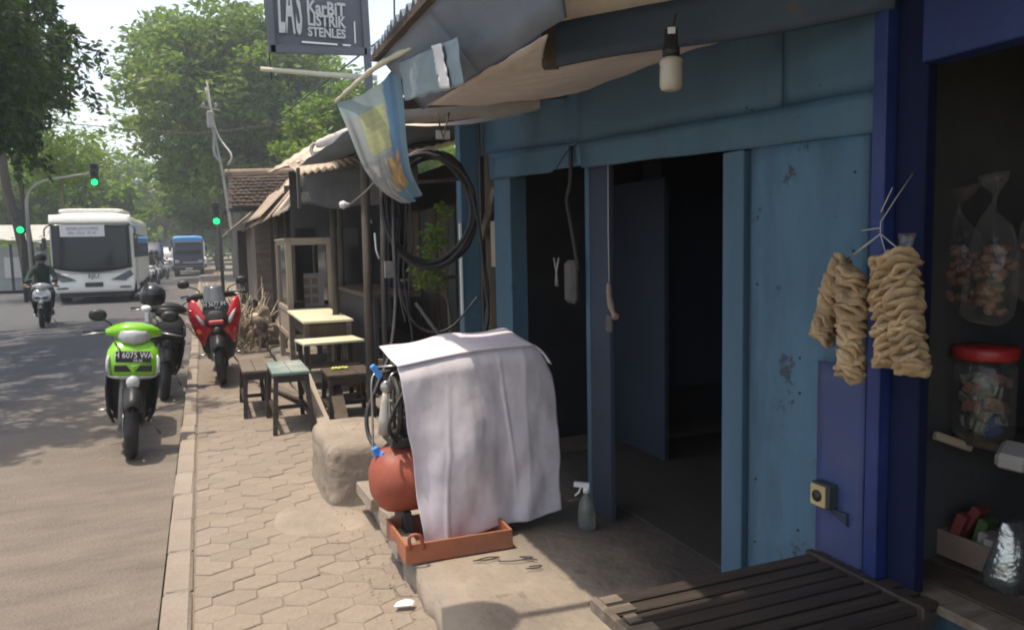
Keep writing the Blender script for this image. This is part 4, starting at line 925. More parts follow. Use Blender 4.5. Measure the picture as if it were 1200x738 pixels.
for z,x in ((.90,2.22),): kb_('shelf','brown_wood',(x,.95,z-.015),(.26,1.36,.025))
kb_('shelf_bracket','pale_wood',(2.05,1.60,.885),(.16,.02,.025),rot=(0,.35,0))
kb_('shelf','brown_wood',(2.6,.9,1.28),(.3,1.4,.025))
t=thing('snack_jar','clear plastic jar with red screw lid full of wrapped snacks','jar',(2.14,1.57,.90))
c0=(2.14,1.575,.90)
b=MB(); b.lathe([(.0,0),(.078,0),(.084,.01),(.084,.21),(.078,.225),(.07,.232)],24,c0); b.build('jar_body','plastic_film',t,world=True)
b=MB(); b.lathe([(.0,.232),(.086,.232),(.089,.238),(.089,.262),(.084,.27),(.0,.272)],24,c0); b.build('lid','red_lid',t,world=True)
rnd=random.Random(21); 
for k in range(60):
    b=MB(); a=rnd.uniform(0,6.28); r=.060*rnd.random()**.5; b.box((c0[0]+r*math.cos(a),c0[1]+r*math.sin(a),0.918+.15*k/60+rnd.uniform(-.01,.01)),(.05,.012,.036),rot=(rnd.uniform(-.5,.5),rnd.uniform(-.5,.5),rnd.uniform(0,3)),bev=.004); b.build('wrapped_snack',rnd.choice(['jar_wrapper','jar_wrapper_green','jar_wrapper_green','mid_blue' if k<30 else 'snack_brown','snack_brown']),t,world=True)
t=thing('snack_jar','second clear jar half out of view at the right edge','jar',(2.16,1.36,.90))
b=MB(); b.lathe([(.0,0),(.06,0),(.064,.01),(.064,.22),(.05,.24)],20,(2.19,1.375,.90)); b.build('jar_body','plastic_film',t,world=True)
b=MB(); b.lathe([(.0,.24),(.06,.24),(.06,.27),(.0,.272)],20,(2.19,1.375,.90)); b.build('lid','white_board',t,world=True)
b=MB(); b.lathe([(.0,.01),(.05,.01),(.052,.16),(.0,.17)],14,(2.19,1.375,.90)); b.build('jar_contents','jar_wrapper_green',t,world=True)
b=MB(); b.box((2.09,1.44,.875),(.10,.08,.05),rot=(.1,-.3,.4),bev=.012); tag(b.build('white_packet','box_white'),'crumpled white packet beside the shelf under the red lidded jar','packet')
t=thing('goods_box','small open box of mixed packets on the kiosk counter','box',(2.12,1.58,.51))
for nm,m,c,d in [('box_side','box_card',(2.06,1.575,.56),(.004,.20,.08)),('box_side','box_card',(2.22,1.575,.56),(.004,.20,.08)),('box_end','box_card',(2.14,1.475,.56),(.156,.004,.08)),('box_end','box_card',(2.14,1.675-.03,.56),(.156,.004,.08)),('box_base','box_card',(2.14,1.56,.523),(.156,.166,.006))]:
    b=MB(); b.box(c,d); b.build(nm,m,t,world=True)
for k,(m,y,z) in enumerate([('box_white',1.50,.575),('box_white',1.535,.58),('box_green',1.555,.61),('box_red',1.60,.62),('box_green',1.625,.60),('box_red',1.59,.64)]):
    b=MB(); b.box((2.10+.02*(k%3),y,z),(.07,.03,.08),rot=(.1*k,.1,.2),bev=.004); b.build('packet',m,t,world=True)
t=thing('foil_cup','crumpled silver foil pouch on the counter at the right edge','pouch',(2.06,1.43,.51))
b=MB(); b.rings([(.51,2.055,1.425,.058,.05),(.55,2.055,1.425,.062,.052),(.62,2.06,1.42,.05,.045),(.67,2.062,1.418,.036,.028),(.70,2.062,1.418,.045,.012)],n=28,e=2.3); b.v=[(x+.009*N3(x,y,z,35),y+.009*N3(y,z,x,35),z) for x,y,z in b.v]; b.build('pouch_body','foil',t,world=True)
# cracker strings
def cracker(name,label,top,bot,w_,n,lean):
    t=thing(name,label,'crackers',top,group='strings of crackers hanging at the kiosk post'); T,Bm=V(*top),V(*bot); rnd=random.Random(hash(label)%1000 if 0 else n*7+int(w_*1000))
    for k in range(n):
        s=k/(n-1); p=T.lerp(Bm,s); b=MB(); r=w_*(.86+.14*math.sin(PI*min(1,s*1.3+.2)))
        # one cracker: a puffed disc, wavy rim, tilted
        nn=30; vs=[V(0,0,.009)]; RG=[(.35,.012),(.62,.013),(.84,.009),(1.0,.001),(.96,-.004),(.7,-.008)]
        for ring,(rr,hh) in enumerate(RG):
            for q in range(nn):
                a=2*PI*q/nn; wv=.006*math.sin(3*a+k*1.7)+.003*math.sin(5*a+k); rj=1+.10*N3(math.cos(a)*2.2,math.sin(a)*2.2,k*3.1+n)+.05*N3(math.cos(a)*7,math.sin(a)*7,k+ring)
                vs.append(V(r*rr*rj*math.cos(a)*1.03,r*rr*rj*math.sin(a)*.95,hh*.8+wv*rr+.0035*N3(rr*9*math.cos(a),rr*9*math.sin(a),k*1.3)))
        vs.append(V(0,0,-.008)); NR=len(RG); fs=[(0,1+q,1+(q+1)%nn) for q in range(nn)]
        for ring in range(NR-1): fs+=[(1+ring*nn+q,1+(ring+1)*nn+q,1+(ring+1)*nn+(q+1)%nn,1+ring*nn+(q+1)%nn) for q in range(nn)]
        fs+=[(1+(NR-1)*nn+(q+1)%nn,1+(NR-1)*nn+q,1+NR*nn) for q in range(nn)]
        e=Euler((lean[0]+rnd.uniform(-.18,.18),lean[1]+rnd.uniform(-.16,.16),rnd.uniform(-.5,.5))).to_matrix(); off=V(rnd.uniform(-.003,.003),rnd.uniform(-.003,.003),rnd.uniform(-.002,.002))
        b.add([e@v_+p+off for v_ in vs],fs,True); b.build('cracker','cracker',t,world=True)
    return t
KX=1.6
cracker('cracker_string','leftmost cracker string, slanting out to the left',(1.60,1.585,1.425),(1.60,1.665,1.215),.046,15,(.75,.15))
cracker('cracker_string','longest cracker string, second from the left',(1.575,1.535,1.405),(1.57,1.530,1.130),.047,19,(.50,.12))
cracker('cracker_string','cracker string third from the left, right of the longest one',(1.60,1.450,1.44),(1.60,1.440,1.175),.043,18,(-.5,.10))
cracker('cracker_string','rightmost cracker string in its knotted plastic bag',(1.575,1.390,1.44),(1.575,1.345,1.175),.050,18,(-.6,.08))
t=thing('plastic_twine','frayed white plastic twine tying the cracker strings to the post','twine',(1.6,1.47,1.5))
for pts in [[(1.74,1.50,1.66),(1.66,1.475,1.60),(1.60,1.47,1.535),(1.60,1.47,1.50)],[(1.60,1.47,1.505),(1.595,1.55,1.45)],[(1.60,1.47,1.505),(1.60,1.58,1.44)],[(1.60,1.47,1.505),(1.60,1.45,1.45)],[(1.60,1.47,1.505),(1.585,1.39,1.46)],[(1.60,1.47,1.52),(1.60,1.53,1.515)],[(1.60,1.47,1.56),(1.61,1.445,1.62)]]:
    b=MB(); b.tube(pts,.0016,5); b.build('strand','cable_pale',t,world=True)
def bag(name,label,c,rx,rz_,h,m,fill):
    t=thing(name,label,'bag',(c[0],c[1],c[2]+h))
    b=MB(); n=30; b.rings([(c[2]+h*z,c[0],c[1],rx*r,rz_*r) for z,r in [(0,.5),(.04,.85),(.2,1.0),(.45,.95),(.62,.7),(.74,.30),(.80,.10),(.84,.12),(.93,.45),(1,.6)]],n=n,e=2.2); b.v=[(x+.022*N3(x,y,z,18)+.008*N3(x,y,z,50),y+.026*N3(y,z,x,18)+.008*N3(y,z,x,50),z+.02*N3(z,x,y,14)) for x,y,z in b.v]; b.build('film','plastic_film',t,world=True)
    rnd=random.Random(len(label))
    for k in range(fill):
        a=rnd.uniform(0,6.28); q=rnd.uniform(0,.75); z=rnd.uniform(.06,.5); b=MB(); b.ball((c[0]+rx*q*math.cos(a),c[1]+rz_*q*math.sin(a),c[2]+h*z),(.022,.018,.014),8,6); b.v=[(x+.004*N3(x,y,z_,60),y+.004*N3(y,z_,x,60),z_) for x,y,z_ in b.v]; b.build('snack',m,t,world=True)
    return t
bag('snack_bag','clear bag of brown snacks hanging in the kiosk window, left one',(2.10,1.635,1.28),.05,.07,.36,'snack_brown',34)
bag('snack_bag','clear bag of brown snacks hanging in the kiosk window, right one',(2.08,1.52,1.25),.055,.075,.42,'snack_brown',40)
bag('snack_bag','clear snack bag cut by the right edge of the picture',(2.14,1.42,1.30),.05,.07,.36,'snack_brown',20)
# film around the rightmost strings
b=MB(); b.rings([(1.40,1.585,1.40,.030,.040),(1.44,1.59,1.395,.026,.034),(1.465,1.59,1.385,.010,.014),(1.475,1.59,1.383,.010,.014),(1.505,1.59,1.38,.018,.022)],n=22); b.v=[(x+.005*N3(x,y,z,40),y+.005*N3(y,z,x,40),z) for x,y,z in b.v]; tag(b.build('plastic_sleeve','plastic_film'),'knotted top of the clear plastic bag above the rightmost cracker string','bag')
# socket and cable on the wall panel
t=thing('wall_socket','black electric socket box with yellowed plate on the blue wall','socket',(1.78,1.83,.72))
b=MB(); b.box((1.755,1.805,.715),(.07,.075,.075),bev=.006); b.build('socket_box','socket_box',t,world=True)
b=MB(); b.box((1.7175,1.805,.715),(.006,.060,.066),bev=.002); b.build('face_plate','yellow_plate',t,world=True)
b=MB(); b.lathe([(0,0),(.018,0),(.018,.004),(0,.005)],14,(1.710,1.805,.715),'x'); b.build('socket_hole','black_plastic',t,world=True)
t.location.y -= .025; t.location.x -= .01
b=MB(); b.tube(spl([(1.77,1.79,.75),(1.775,1.765,.86),(1.778,1.75,.90),(1.775,1.735,.86),(1.775,1.745,.74)],6),.0035,6); tag(b.build('cable_loop','cable'),'thin black cable looping up from the wall socket','cable')
b=MB(); b.add([(1.786,1.84,.675),(1.786,1.70,.675),(1.786,1.70,.62),(1.74,1.80,.676),(1.74,1.70,.676),(1.74,1.70,.64)],[(0,1,4,3),(0,3,5,2),(3,4,5),(1,2,5,4)]); tag(b.build('wedge_shelf','interior_blue'),'small dark wedge shelf under the wall socket','shelf')
b=MB(); b.tube(spl([(1.79,2.10,.56),(1.787,2.0,.52),(1.785,1.90,.46),(1.783,1.80,.44)],6),.004,6); tag(b.build('wall_cable','cable'),'dark cable drooping across the pale blue panel above the bench','cable')
# slatted bench
t=thing('slatted_bench','dark slatted wooden bench standing across the forecourt','bench',(1.4,1.6,.12))
for k in range(7):
    y=1.815-.058*k; b=MB(); b.box((1.375,y-.024,.509+.002*math.sin(k*5)),(.83,.047,.020),rot=(0,.004*math.sin(k*3),.003*math.cos(k*4)),bev=.003); b.build('slat','dark_wood',t,world=True)
    b=MB(); b.box((.992,y-.024,.5145),(.055+.02*math.sin(k*2.3),.040,.0165)); b.build('worn_end','grey_wood',t,world=True)
b=MB(); b.box((.955,1.615,.502),(.022,.42,.040),bev=.004); b.build('end_rail','grey_wood',t,world=True)
b=MB(); b.box((1.72,1.615,.508),(.03,.43,.035),bev=.004); b.build('end_rail','dark_wood',t,world=True)
for y in (1.80,1.43):
    b=MB(); b.box((1.375,y,.475),(.80,.022,.045)); b.build('side_rail','dark_wood',t,world=True)
for x in (1.02,1.68):
    for y in (1.775,1.455):
        b=MB(); b.box((x,y,.295),(.04,.04,.35),bev=.003); b.build('leg','dark_wood',t,world=True)

# ================================================================== SIGN, PIPES, WIRES
t=thing('welding_sign','black framed welding workshop signboard lettered LAS on a post','sign',(.9,6.0,2.3))
b=MB(); b.grid(lambda u,v:(.575+.655*u,6.03,2.985+.95*v),1,1,th=.012,smooth=False); b.build('panel','sign_panel',t,world=True)
for a,c in [((.555,6.02,2.93),(.535,6.02,3.95)),((1.265,6.02,2.60),(1.235,6.02,3.95)),((.545,6.02,2.955),(1.25,6.02,2.985)),((.54,6.02,3.94),(1.24,6.02,3.95))]:
    b=MB(); b.bar(a,c,.05,.05,up=(0,1,0)); b.build('frame','sign_panel',t,world=True)
for (s_,x,sz,z,sx) in [('L',.632,.60,3.265,.20),('A',.690,.60,3.265,.165),('S',.755,.60,3.265,.17)]:
    text_obj(s_,sz,(x-.9,0,z-2.3),(PI/2,0,0),'letter_grey',t,sx=sx,bold=.02)
for (s_,z,sz,sx) in [('KarBiT',3.270,.135,.74),('LISTRiK',3.180,.115,.74),('STENLES',3.095,.092,.80)]:
    text_obj(s_,sz,(.955-.9,0,z-2.3),(PI/2,0,0),'letter_grey',t,sx=sx,bold=.03)
b=MB(); b.box((.90,6.005,3.02),(.26,.004,.012)); b.box((1.10,6.005,3.02),(.06,.004,.012)); b.box((1.165,6.005,3.12),(.008,.004,.16)); b.build('painted_line','letter_white',t,world=True)
t=thing('sign_crossbar','long pale bamboo pole under the signboard','pole',(.9,6.05,2.8))
b=MB(); b.tube([(.47,6.05,2.815),(.9,6.05,2.805),(1.33,6.05,2.80)],[.017,.019,.022],10); b.build('bamboo','roll_cream',t,world=True)
b=MB(); b.tube([(.88,6.04,2.98),(.88,6.04,2.82)],.004,6); b.build('tie_wire','iron_grey',t,world=True)
def wire(pts,r,label,m='cable',grp='overhead cables'):
    b=MB(); b.tube(spl(pts,8),r,5); return tag(b.build('overhead_cable',m),label,'cable',grp)
wire([(.55,6.1,2.75),(.53,6.1,3.2),(.50,6.1,4.1)],.006,'thin dark wire rising left of the signboard')
wire([(1.19,4.9,2.35),(1.20,4.9,2.8),(1.22,4.9,3.6)],.006,'thin dark wire rising right of the signboard')
wire([(-12,30,6.4),(-4,29,5.7),(1,26,5.2),(6,20,6)],.015,'slack overhead cable crossing the road before the big tree')
wire([(.62,25,3.6),(1.0,14,3.4),(1.3,8.0,3.2),(1.5,5,3.1)],.008,'cable running from the far pole to the workshop roof')
wire([(.35,25,6.3),(.6,25,5.0),(.95,24.5,4.3),(.85,24.6,4.0)],.03,'thick pale loop of cable drooping on the utility pole','cable_pale')
t=thing('utility_pole','pale leaning utility pole before the big tree','pole',(.8,25,0))
b=MB(); b.tube([(.98,25,0),(.86,25,2.2),(.70,25,3.8),(.58,25,4.6),(.40,25,6.5)],[.055,.05,.042,.03,.025],10); b.build('pole_shaft','concrete_pole',t,world=True)
b=MB(); b.tube(spl([(.66,25,4.1),(.50,25,4.4),(.52,25,4.9),(.40,25,5.4)],5),.04,8); b.build('side_limb','concrete_pole',t,world=True)
b=MB(); b.bar((.18,25,5.75),(.72,25,5.65),.05,.05); b.build('cross_arm','concrete_pole',t,world=True)
for k in range(2):
    b=MB(); b.lathe([(.03,0),(.06,.03),(.03,.06),(.06,.09),(.02,.14)],8,(.27+.34*k,25,5.72)); b.build('insulator','concrete_pole',t,world=True)
b=MB(); b.box((.44,24.9,5.35),(.2,.15,.5),bev=.03); b.build('meter_box','concrete_pole',t,world=True)

# ================================================================== TRAFFIC LIGHTS
def tl_head(par,x,y,z,lit=0,big=1.):
    b=MB(); b.box((x,y,z),(.25*big,.18,.78*big),bev=.04); b.build('signal_housing','black_plastic',par,world=True)
    for k in range(3):
        b=MB(); b.lathe([(0,0),(.09*big,0),(.10*big,-.01)],16,(x,y-.105,z+(.27-.27*k)*big),'y'); b.build('green_lamp' if k==2 else 'lamp_lens','light_on' if k==2 else 'dark_glass',par,world=True)
        b=MB(); b.add([(x+.11*big*math.cos(a),y-.10-d,z+(.27-.27*k)*big+.11*big*math.sin(a)) for d in (0,.13) for a in np.linspace(.2,PI-.2,8)],[(i,i+1,9+i,8+i) for i in range(7)]); b.build('visor','black_plastic',par,world=True)
t=thing('traffic_light','traffic light on a long curved arm reaching over the road, showing green','traffic light',(-5.3,30,-.1))
b=MB(); b.tube(spl([(-5.35,30,-.1),(-5.35,30,2.6),(-5.30,30,3.4),(-4.95,30,3.85),(-4.2,30,4.05),(-3.35,30,4.2)],8),[.055]*16+[.038]*25,8); b.build('arm_pole','concrete_pole',t,world=True)
tl_head(t,-3.28,30,4.15)
t=thing('traffic_light','lower traffic light on a short pole by the leaning trunk, showing green','traffic light',(-5.45,29.6,-.1))
b=MB(); b.tube([(-5.5,29.6,-.1),(-5.5,29.6,2.9)],.06,8); b.build('pole_shaft','iron_dark',t,world=True); tl_head(t,-5.45,29.4,2.55)
t=thing('traffic_light','traffic light low beside the brown shed roofs, showing green','traffic light',(.5,24,0))
b=MB(); b.tube([(.52,24.2,-.1),(.5,24.2,2.9)],.05,8); b.build('pole_shaft','iron_dark',t,world=True); tl_head(t,.43,24,2.55,big=.85)

# ================================================================== SCOOTERS
def wheel(par,y,r=.27,w_=.10,nm='front_wheel',z=None):
    wh=MB(); wh.torus(r-.045,.045,(0,y,r),'x',30,10,sq=w_/.09); o=wh.build(nm,'rubber',par)
    b=MB(); b.lathe([(.03,-.05),(.035,.05)],12,(0,y,r),'x')
    for k in range(5):
        a=2*PI*k/5; b.bar((0,y,r),(0,y+(r-.08)*math.cos(a),r+(r-.08)*math.sin(a)),.035,.02,up=(1,0,0))
    b.torus(r-.085,.012,(0,y,r),'x',24,6); b.build('rim','iron_grey',o)
    return o
def scooter(name,label,loc,rz,lean,paint,style='slim',plate=None,plate2='',cat='scooter',group=None,steer=0):
    t=thing(name,label,cat,loc,0,group,rot=(0,lean,rz)); P=lambda nm,b,m,par=None:b.build(nm,m,par or t)
    maxi=style=='maxi'
    wheel(t,0); wheel(t,1.28,nm='rear_wheel',w_=.12)
    for s in (-1,1):
        b=MB(); b.tube([(.075*s,0,.27),(.07*s,.07,.50),(.06*s,.15,.72)],[.02,.023,.025],8); P('fork',b,'iron_grey' if s<0 else 'iron_dark')
    b=MB(); b.lathe([(.05,.0),(.10,.0),(.10,.004),(.05,.005)],20,(-.062,0,.27),'x'); P('brake_disc',b,'steel')
    # mudguard over the tyre
    b=MB()
    def mg(u,v):
        a=R_(35+150*u); rr=.305+.012*math.sin(PI*v); x=(v-.5)*2*(.058+.01*math.sin(PI*u)); return (x,-rr*math.cos(a)*1.0,.27+rr*math.sin(a)-.05*abs(v-.5)**2*4)
    b.grid(mg,14,8,th=.006); P('mudguard',b,'black_plastic' if not maxi else 'black_plastic')
    b=MB(); b.ball((0,-.075,.60),(.05,.04,.055),12,8); P('mudguard_nose',b,'lens' if not maxi else 'black_plastic')
    if not maxi:
        # leg shield: black inner lower part with side wings
        b=MB(); b.rings([(.26,0,.36,.10,.02),(.34,0,.32,.155,.035),(.46,0,.27,.172,.045),(.60,0,.215,.176,.055),(.68,0,.19,.172,.06)],n=24,e=2.6); P('lower_shield',b,'black_plastic')
        for s in (-1,1):
            b=MB(); b.rings([(.22,.125*s,.33,.012,.03),(.32,.160*s,.26,.016,.06),(.50,.178*s,.18,.014,.09),(.64,.182*s,.13,.014,.09)],n=12); P('side_wing',b,'black_plastic')
        b=MB(); b.rings([(.60,0,.115,.135,.05),(.635,0,.09,.172,.09),(.70,0,.085,.188,.10),(.77,0,.09,.190,.10),(.83,0,.11,.176,.09),(.88,0,.14,.145,.07),(.91,0,.16,.11,.05)],n=30,e=2.6); P('front_cowl',b,paint)
        b=MB(); b.rings([(.610,0,.088,.118,.080),(.620,0,.083,.160,.088),(.632,0,.080,.178,.094),(.64,0,.082,.176,.092)],n=28,e=2.6); P('lamp_strip',b,'lens')
        for s in (-1,1):
            b=MB(); b.rings([(.645,.160*s,.05,.010,.04),(.70,.176*s,.045,.017,.05),(.77,.174*s,.05,.014,.045),(.80,.165*s,.06,.006,.02)],n=12); P('turn_signal',b,'lens')
        b=MB(); b.add([(-.055,-.024,.735),(.055,-.024,.735),(0,-.030,.665),(0,-.04,.715)],[(0,3,1),(1,3,2),(2,3,0),(0,1,2)]); P('emblem',b,paint)
        # dark grille around emblem
        b=MB(); b.box((0,-.014,.70),(.26,.012,.05),bev=.004); P('grille',b,'black_plastic')
        # handlebar cover
        b=MB(); b.rings([(-.20,.215,.955,.025,.022),(-.17,.20,.962,.055,.035),(-.12,.185,.97,.09,.055),(-.05,.17,.975,.105,.066),(.05,.17,.975,.105,.066),(.12,.185,.97,.09,.055),(.17,.20,.962,.055,.035),(.20,.215,.955,.025,.022)],axis='x',n=22,e=2.3); P('handlebar_cover',b,paint)
        b=MB(); b.rings([(-.115,.135,.945,.03,.030),(-.08,.10,.935,.045,.050),(0,.078,.928,.052,.060),(.08,.10,.935,.045,.050),(.115,.135,.945,.03,.030)],axis='x',n=20); P('headlight',b,'lens')
        gz,gy=.955,.22; mz=1.075; mx=.255
    else:
        b=MB(); b.rings([(.24,0,.36,.11,.03),(.36,0,.30,.18,.06),(.52,0,.22,.205,.09),(.64,0,.17,.205,.12),(.70,0,.16,.19,.12)],n=24,e=2.6); P('lower_shield',b,'black_plastic')
        b=MB(); b.rings([(.56,0,.10,.05,.05),(.62,0,.06,.11,.08),(.68,0,.04,.14,.10),(.76,0,.05,.15,.10),(.84,0,.09,.135,.09),(.90,0,.14,.12,.06)],n=26,e=2.3); P('front_cowl',b,'black_plastic')
        for s in (-1,1):
            b=MB()   # bright red V wings
            OUT=[(.17,.16,.44),(.215,.12,.56),(.25,.09,.68),(.275,.07,.80),(.262,.13,.97)]; INN=[(.15,.15,.44),(.10,.04,.55),(.04,-.02,.65),(.125,.0,.80),(.20,.08,.95)]
            def wing(u,v,s=s,OUT=OUT,INN=INN):
                a=smooth_(OUT,u); c=smooth_(INN,u); p=a.lerp(c,v)+V(0,-.02*math.sin(PI*v),0); return (s*p.x,p.y,p.z)
            b.grid(wing,16,6,th=.012); P('fairing_side',b,paint)
            b=MB(); b.rings([(.68,s*.135,.0,.022,.02),(.73,s*.155,.0,.026,.025),(.79,s*.185,.02,.024,.025),(.85,s*.215,.06,.014,.02)],n=14); P('headlight',b,'lens')
            b=MB(); b.rings([(.86,s*.225,.075,.010,.02),(.89,s*.228,.085,.016,.022),(.93,s*.232,.11,.010,.02)],n=10); P('turn_signal',b,'lens' )
            b=MB(); b.rings([(.575,s*.17,.06,.03,.05),(.60,s*.185,.065,.034,.05),(.63,s*.19,.07,.02,.04)],n=12); P('corner_trim',b,'orange_paint' if s<0 else paint)
        b=MB(); b.box((0,-.062,.70),(.16,.025,.05),bev=.01); P('nose_badge',b,paint)
        # windscreen
        b=MB(); b.grid(lambda u,v:((u-.5)*(.25-.05*v),.02+.14*v+.10*(2*(u-.5))**2*.6,.86+.24*v),10,8,th=.005); P('windscreen',b,'screen_grey')
        b=MB(); b.rings([(-.24,.27,.98,.03,.03),(-.10,.24,.99,.06,.04),(.10,.24,.99,.06,.04),(.24,.27,.98,.03,.03)],axis='x',n=16); P('handlebar_cover',b,'black_plastic')
        gz,gy=.99,.28; mz=1.12; mx=.31
    # grips, levers, mirrors
    for s in (-1,1):
        b=MB(); b.tube([(.17*s,gy,gz),(.24*s,gy+.01,gz),(.35*s,gy+.03,gz-.01)],[.016,.019,.019],10); P('grip',b,'black_plastic')
        b=MB(); b.tube([(.19*s,gy-.03,gz),(.26*s,gy-.055,gz-.005),(.355*s,gy-.045,gz-.02)],[.009,.007,.006],6); P('brake_lever',b,'steel')
        b=MB(); b.tube(spl([(.15*s,gy,gz+.02),(.17*s,gy,gz+.07),(mx*s,gy+.01,mz)],5),.007,6); st=P('mirror_stem',b,'black_plastic')
        b=MB(); b.rings([(gy-.02,mx*s,mz+.01,.03,.022),(gy-.008,mx*s,mz+.01,.062,.045),(gy+.012,mx*s,mz+.01,.064,.047),(gy+.02,mx*s,mz+.01,.06,.043)],axis='y',n=18,e=2.3); mi=P('mirror',b,'black_plastic')
        b=MB(); b.rings([(gy+.0205,mx*s,mz+.01,.055,.039),(gy+.023,mx*s,mz+.01,.054,.038)],axis='y',n=18,e=2.3); b.build('mirror_glass','mirror_glass',mi)
    b=MB(); b.tube(spl([(-.16,gy-.02,gz-.02),(-.13,.05,gz-.06),(-.08,.02,.80),(-.06,.10,.60)],5),.005,5); P('brake_cable',b,'black_plastic')
    # plate
    if plate:
        pz=(.79 if not maxi else .885); py=(-.030 if not maxi else -.005)
        b=MB(); b.box((0,py+.008,pz),(.245,.006,.085),rot=(-.10,0,0),bev=.002); pl=P('number_plate',b,'plate')
        text_obj(plate,.066,(0,py+.002,pz+.012),(PI/2-.10,0,0),'letter_white',pl,sx=.82)
        if plate2: text_obj(plate2,.030,(.03,py+.0035,pz-.028),(PI/2-.10,0,0),'letter_white',pl,sx=.9)
    # steering column, floor, tunnel, seat, body
    b=MB(); b.tube([(0,.16,.66),(0,.22,.95)],.03,8); P('steering_column',b,'iron_dark')
    b=MB(); b.rings([(.34,0,.285,.13,.05),(.42,0,.27,.15,.04),(.60,0,.27,.155,.04),(.72,0,.30,.14,.06)],axis='y',n=18,e=3); P('floorboard',b,'black_plastic')
    if maxi:
        b=MB(); b.rings([(.30,0,.52,.05,.16),(.5,0,.46,.06,.14),(.75,0,.52,.08,.14)],axis='y',n=14); P('centre_tunnel',b,'black_plastic')
    b=MB(); b.rings([(.62,0,.46,.11,.14),(.72,0,.52,.145,.18),(.95,0,.57,.155,.16),(1.25,0,.64,.135,.12),(1.48,0,.71,.09,.075),(1.60,0,.76,.05,.04)],axis='y',n=22,e=2.6); P('rear_body',b,paint)
    b=MB(); b.rings([(.60,0,.72,.09,.03),(.68,0,.735,.125,.045),(.95,0,.755,.135,.05),(1.20,0,.79,.14,.05),(1.45,0,.815,.11,.045),(1.55,0,.82,.06,.03)],axis='y',n=20,e=2.8); P('seat',b,'black_plastic')
    b=MB(); b.box((0,1.60,.72),(.14,.05,.07),bev=.02); P('tail_lamp',b,'tail_lens')
    b=MB(); b.rings([(.80,.06,.30,.08,.09),(1.0,.07,.30,.09,.10),(1.32,.08,.28,.07,.08)],axis='y',n=14); P('engine_case',b,'iron_dark')
    b=MB(); b.tube([(-.10,.95,.22),(-.14,1.15,.27),(-.15,1.55,.36)],[.02,.05,.055],12); P('exhaust',b,'iron_grey')
    b=MB(); b.tube([(.10,.80,.25),(.24,.76,.02)],.012,6); P('side_stand',b,'steel')
    b=MB(); b.tube([(-.15,.62,.27),(-.24,.60,.27)],.012,6); b.tube([(.15,.62,.27),(.24,.60,.27)],.012,6); P('foot_peg',b,'steel')
    b=MB(); b.tube([(0,1.55,.66),(0,1.66,.50),(0,1.70,.40)],[.03,.03,.02],8); P('rear_fender',b,'black_plastic')
    return t
GR=-.10
scooter('scooter','bright green scooter with black front plate parked at the kerb',(-.60,6.50,GR+.012),R_(5),R_(5),'green_paint',plate='H 6075 WA',plate2='04-26')
scooter('scooter','bright red scooter with dark windscreen parked at the kerb line',(.14,9.1,-.0+.004),R_(-2),R_(-3),'red_paint','maxi',plate='H 3677 IM',plate2='08-25')
dk=scooter('scooter','black scooter parked close behind the green one',(-.47,8.95,GR+.012),R_(6),R_(6),'black_plastic')
recolor(dk,'lens','black_plastic')
# helmet on the dark scooter
def helmet(par_label,loc,m='helmet_black',parent=None,rz=0):
    t=thing('helmet',par_label,'helmet',loc,rz)
    b=MB(); b.ball((0,0,0),(.125,.145,.135),20,14); b.v=[(x,y,max(z,-.10)) for x,y,z in b.v]; b.build('helmet_shell',m,t)
    b=MB(); b.grid(lambda u,v:(.128*math.sin((u-.5)*2.2),-.150*math.cos((u-.5)*2.2)-.004,-.07+.10*v),12,4,th=.004); b.build('visor','dark_glass',t)
    return t
helmet('black helmet resting on the handlebar behind the green scooter',(-.50,8.78,GR+1.14))
b=MB(); b.ball((-.56,8.62,.92),(.05,.06,.035),10,8); b.box((-.56,8.60,.84),(.03,.03,.10)); tag(b.build('white_rag','paper'),'white rag stuffed beside the helmet behind the green scooter','rag')

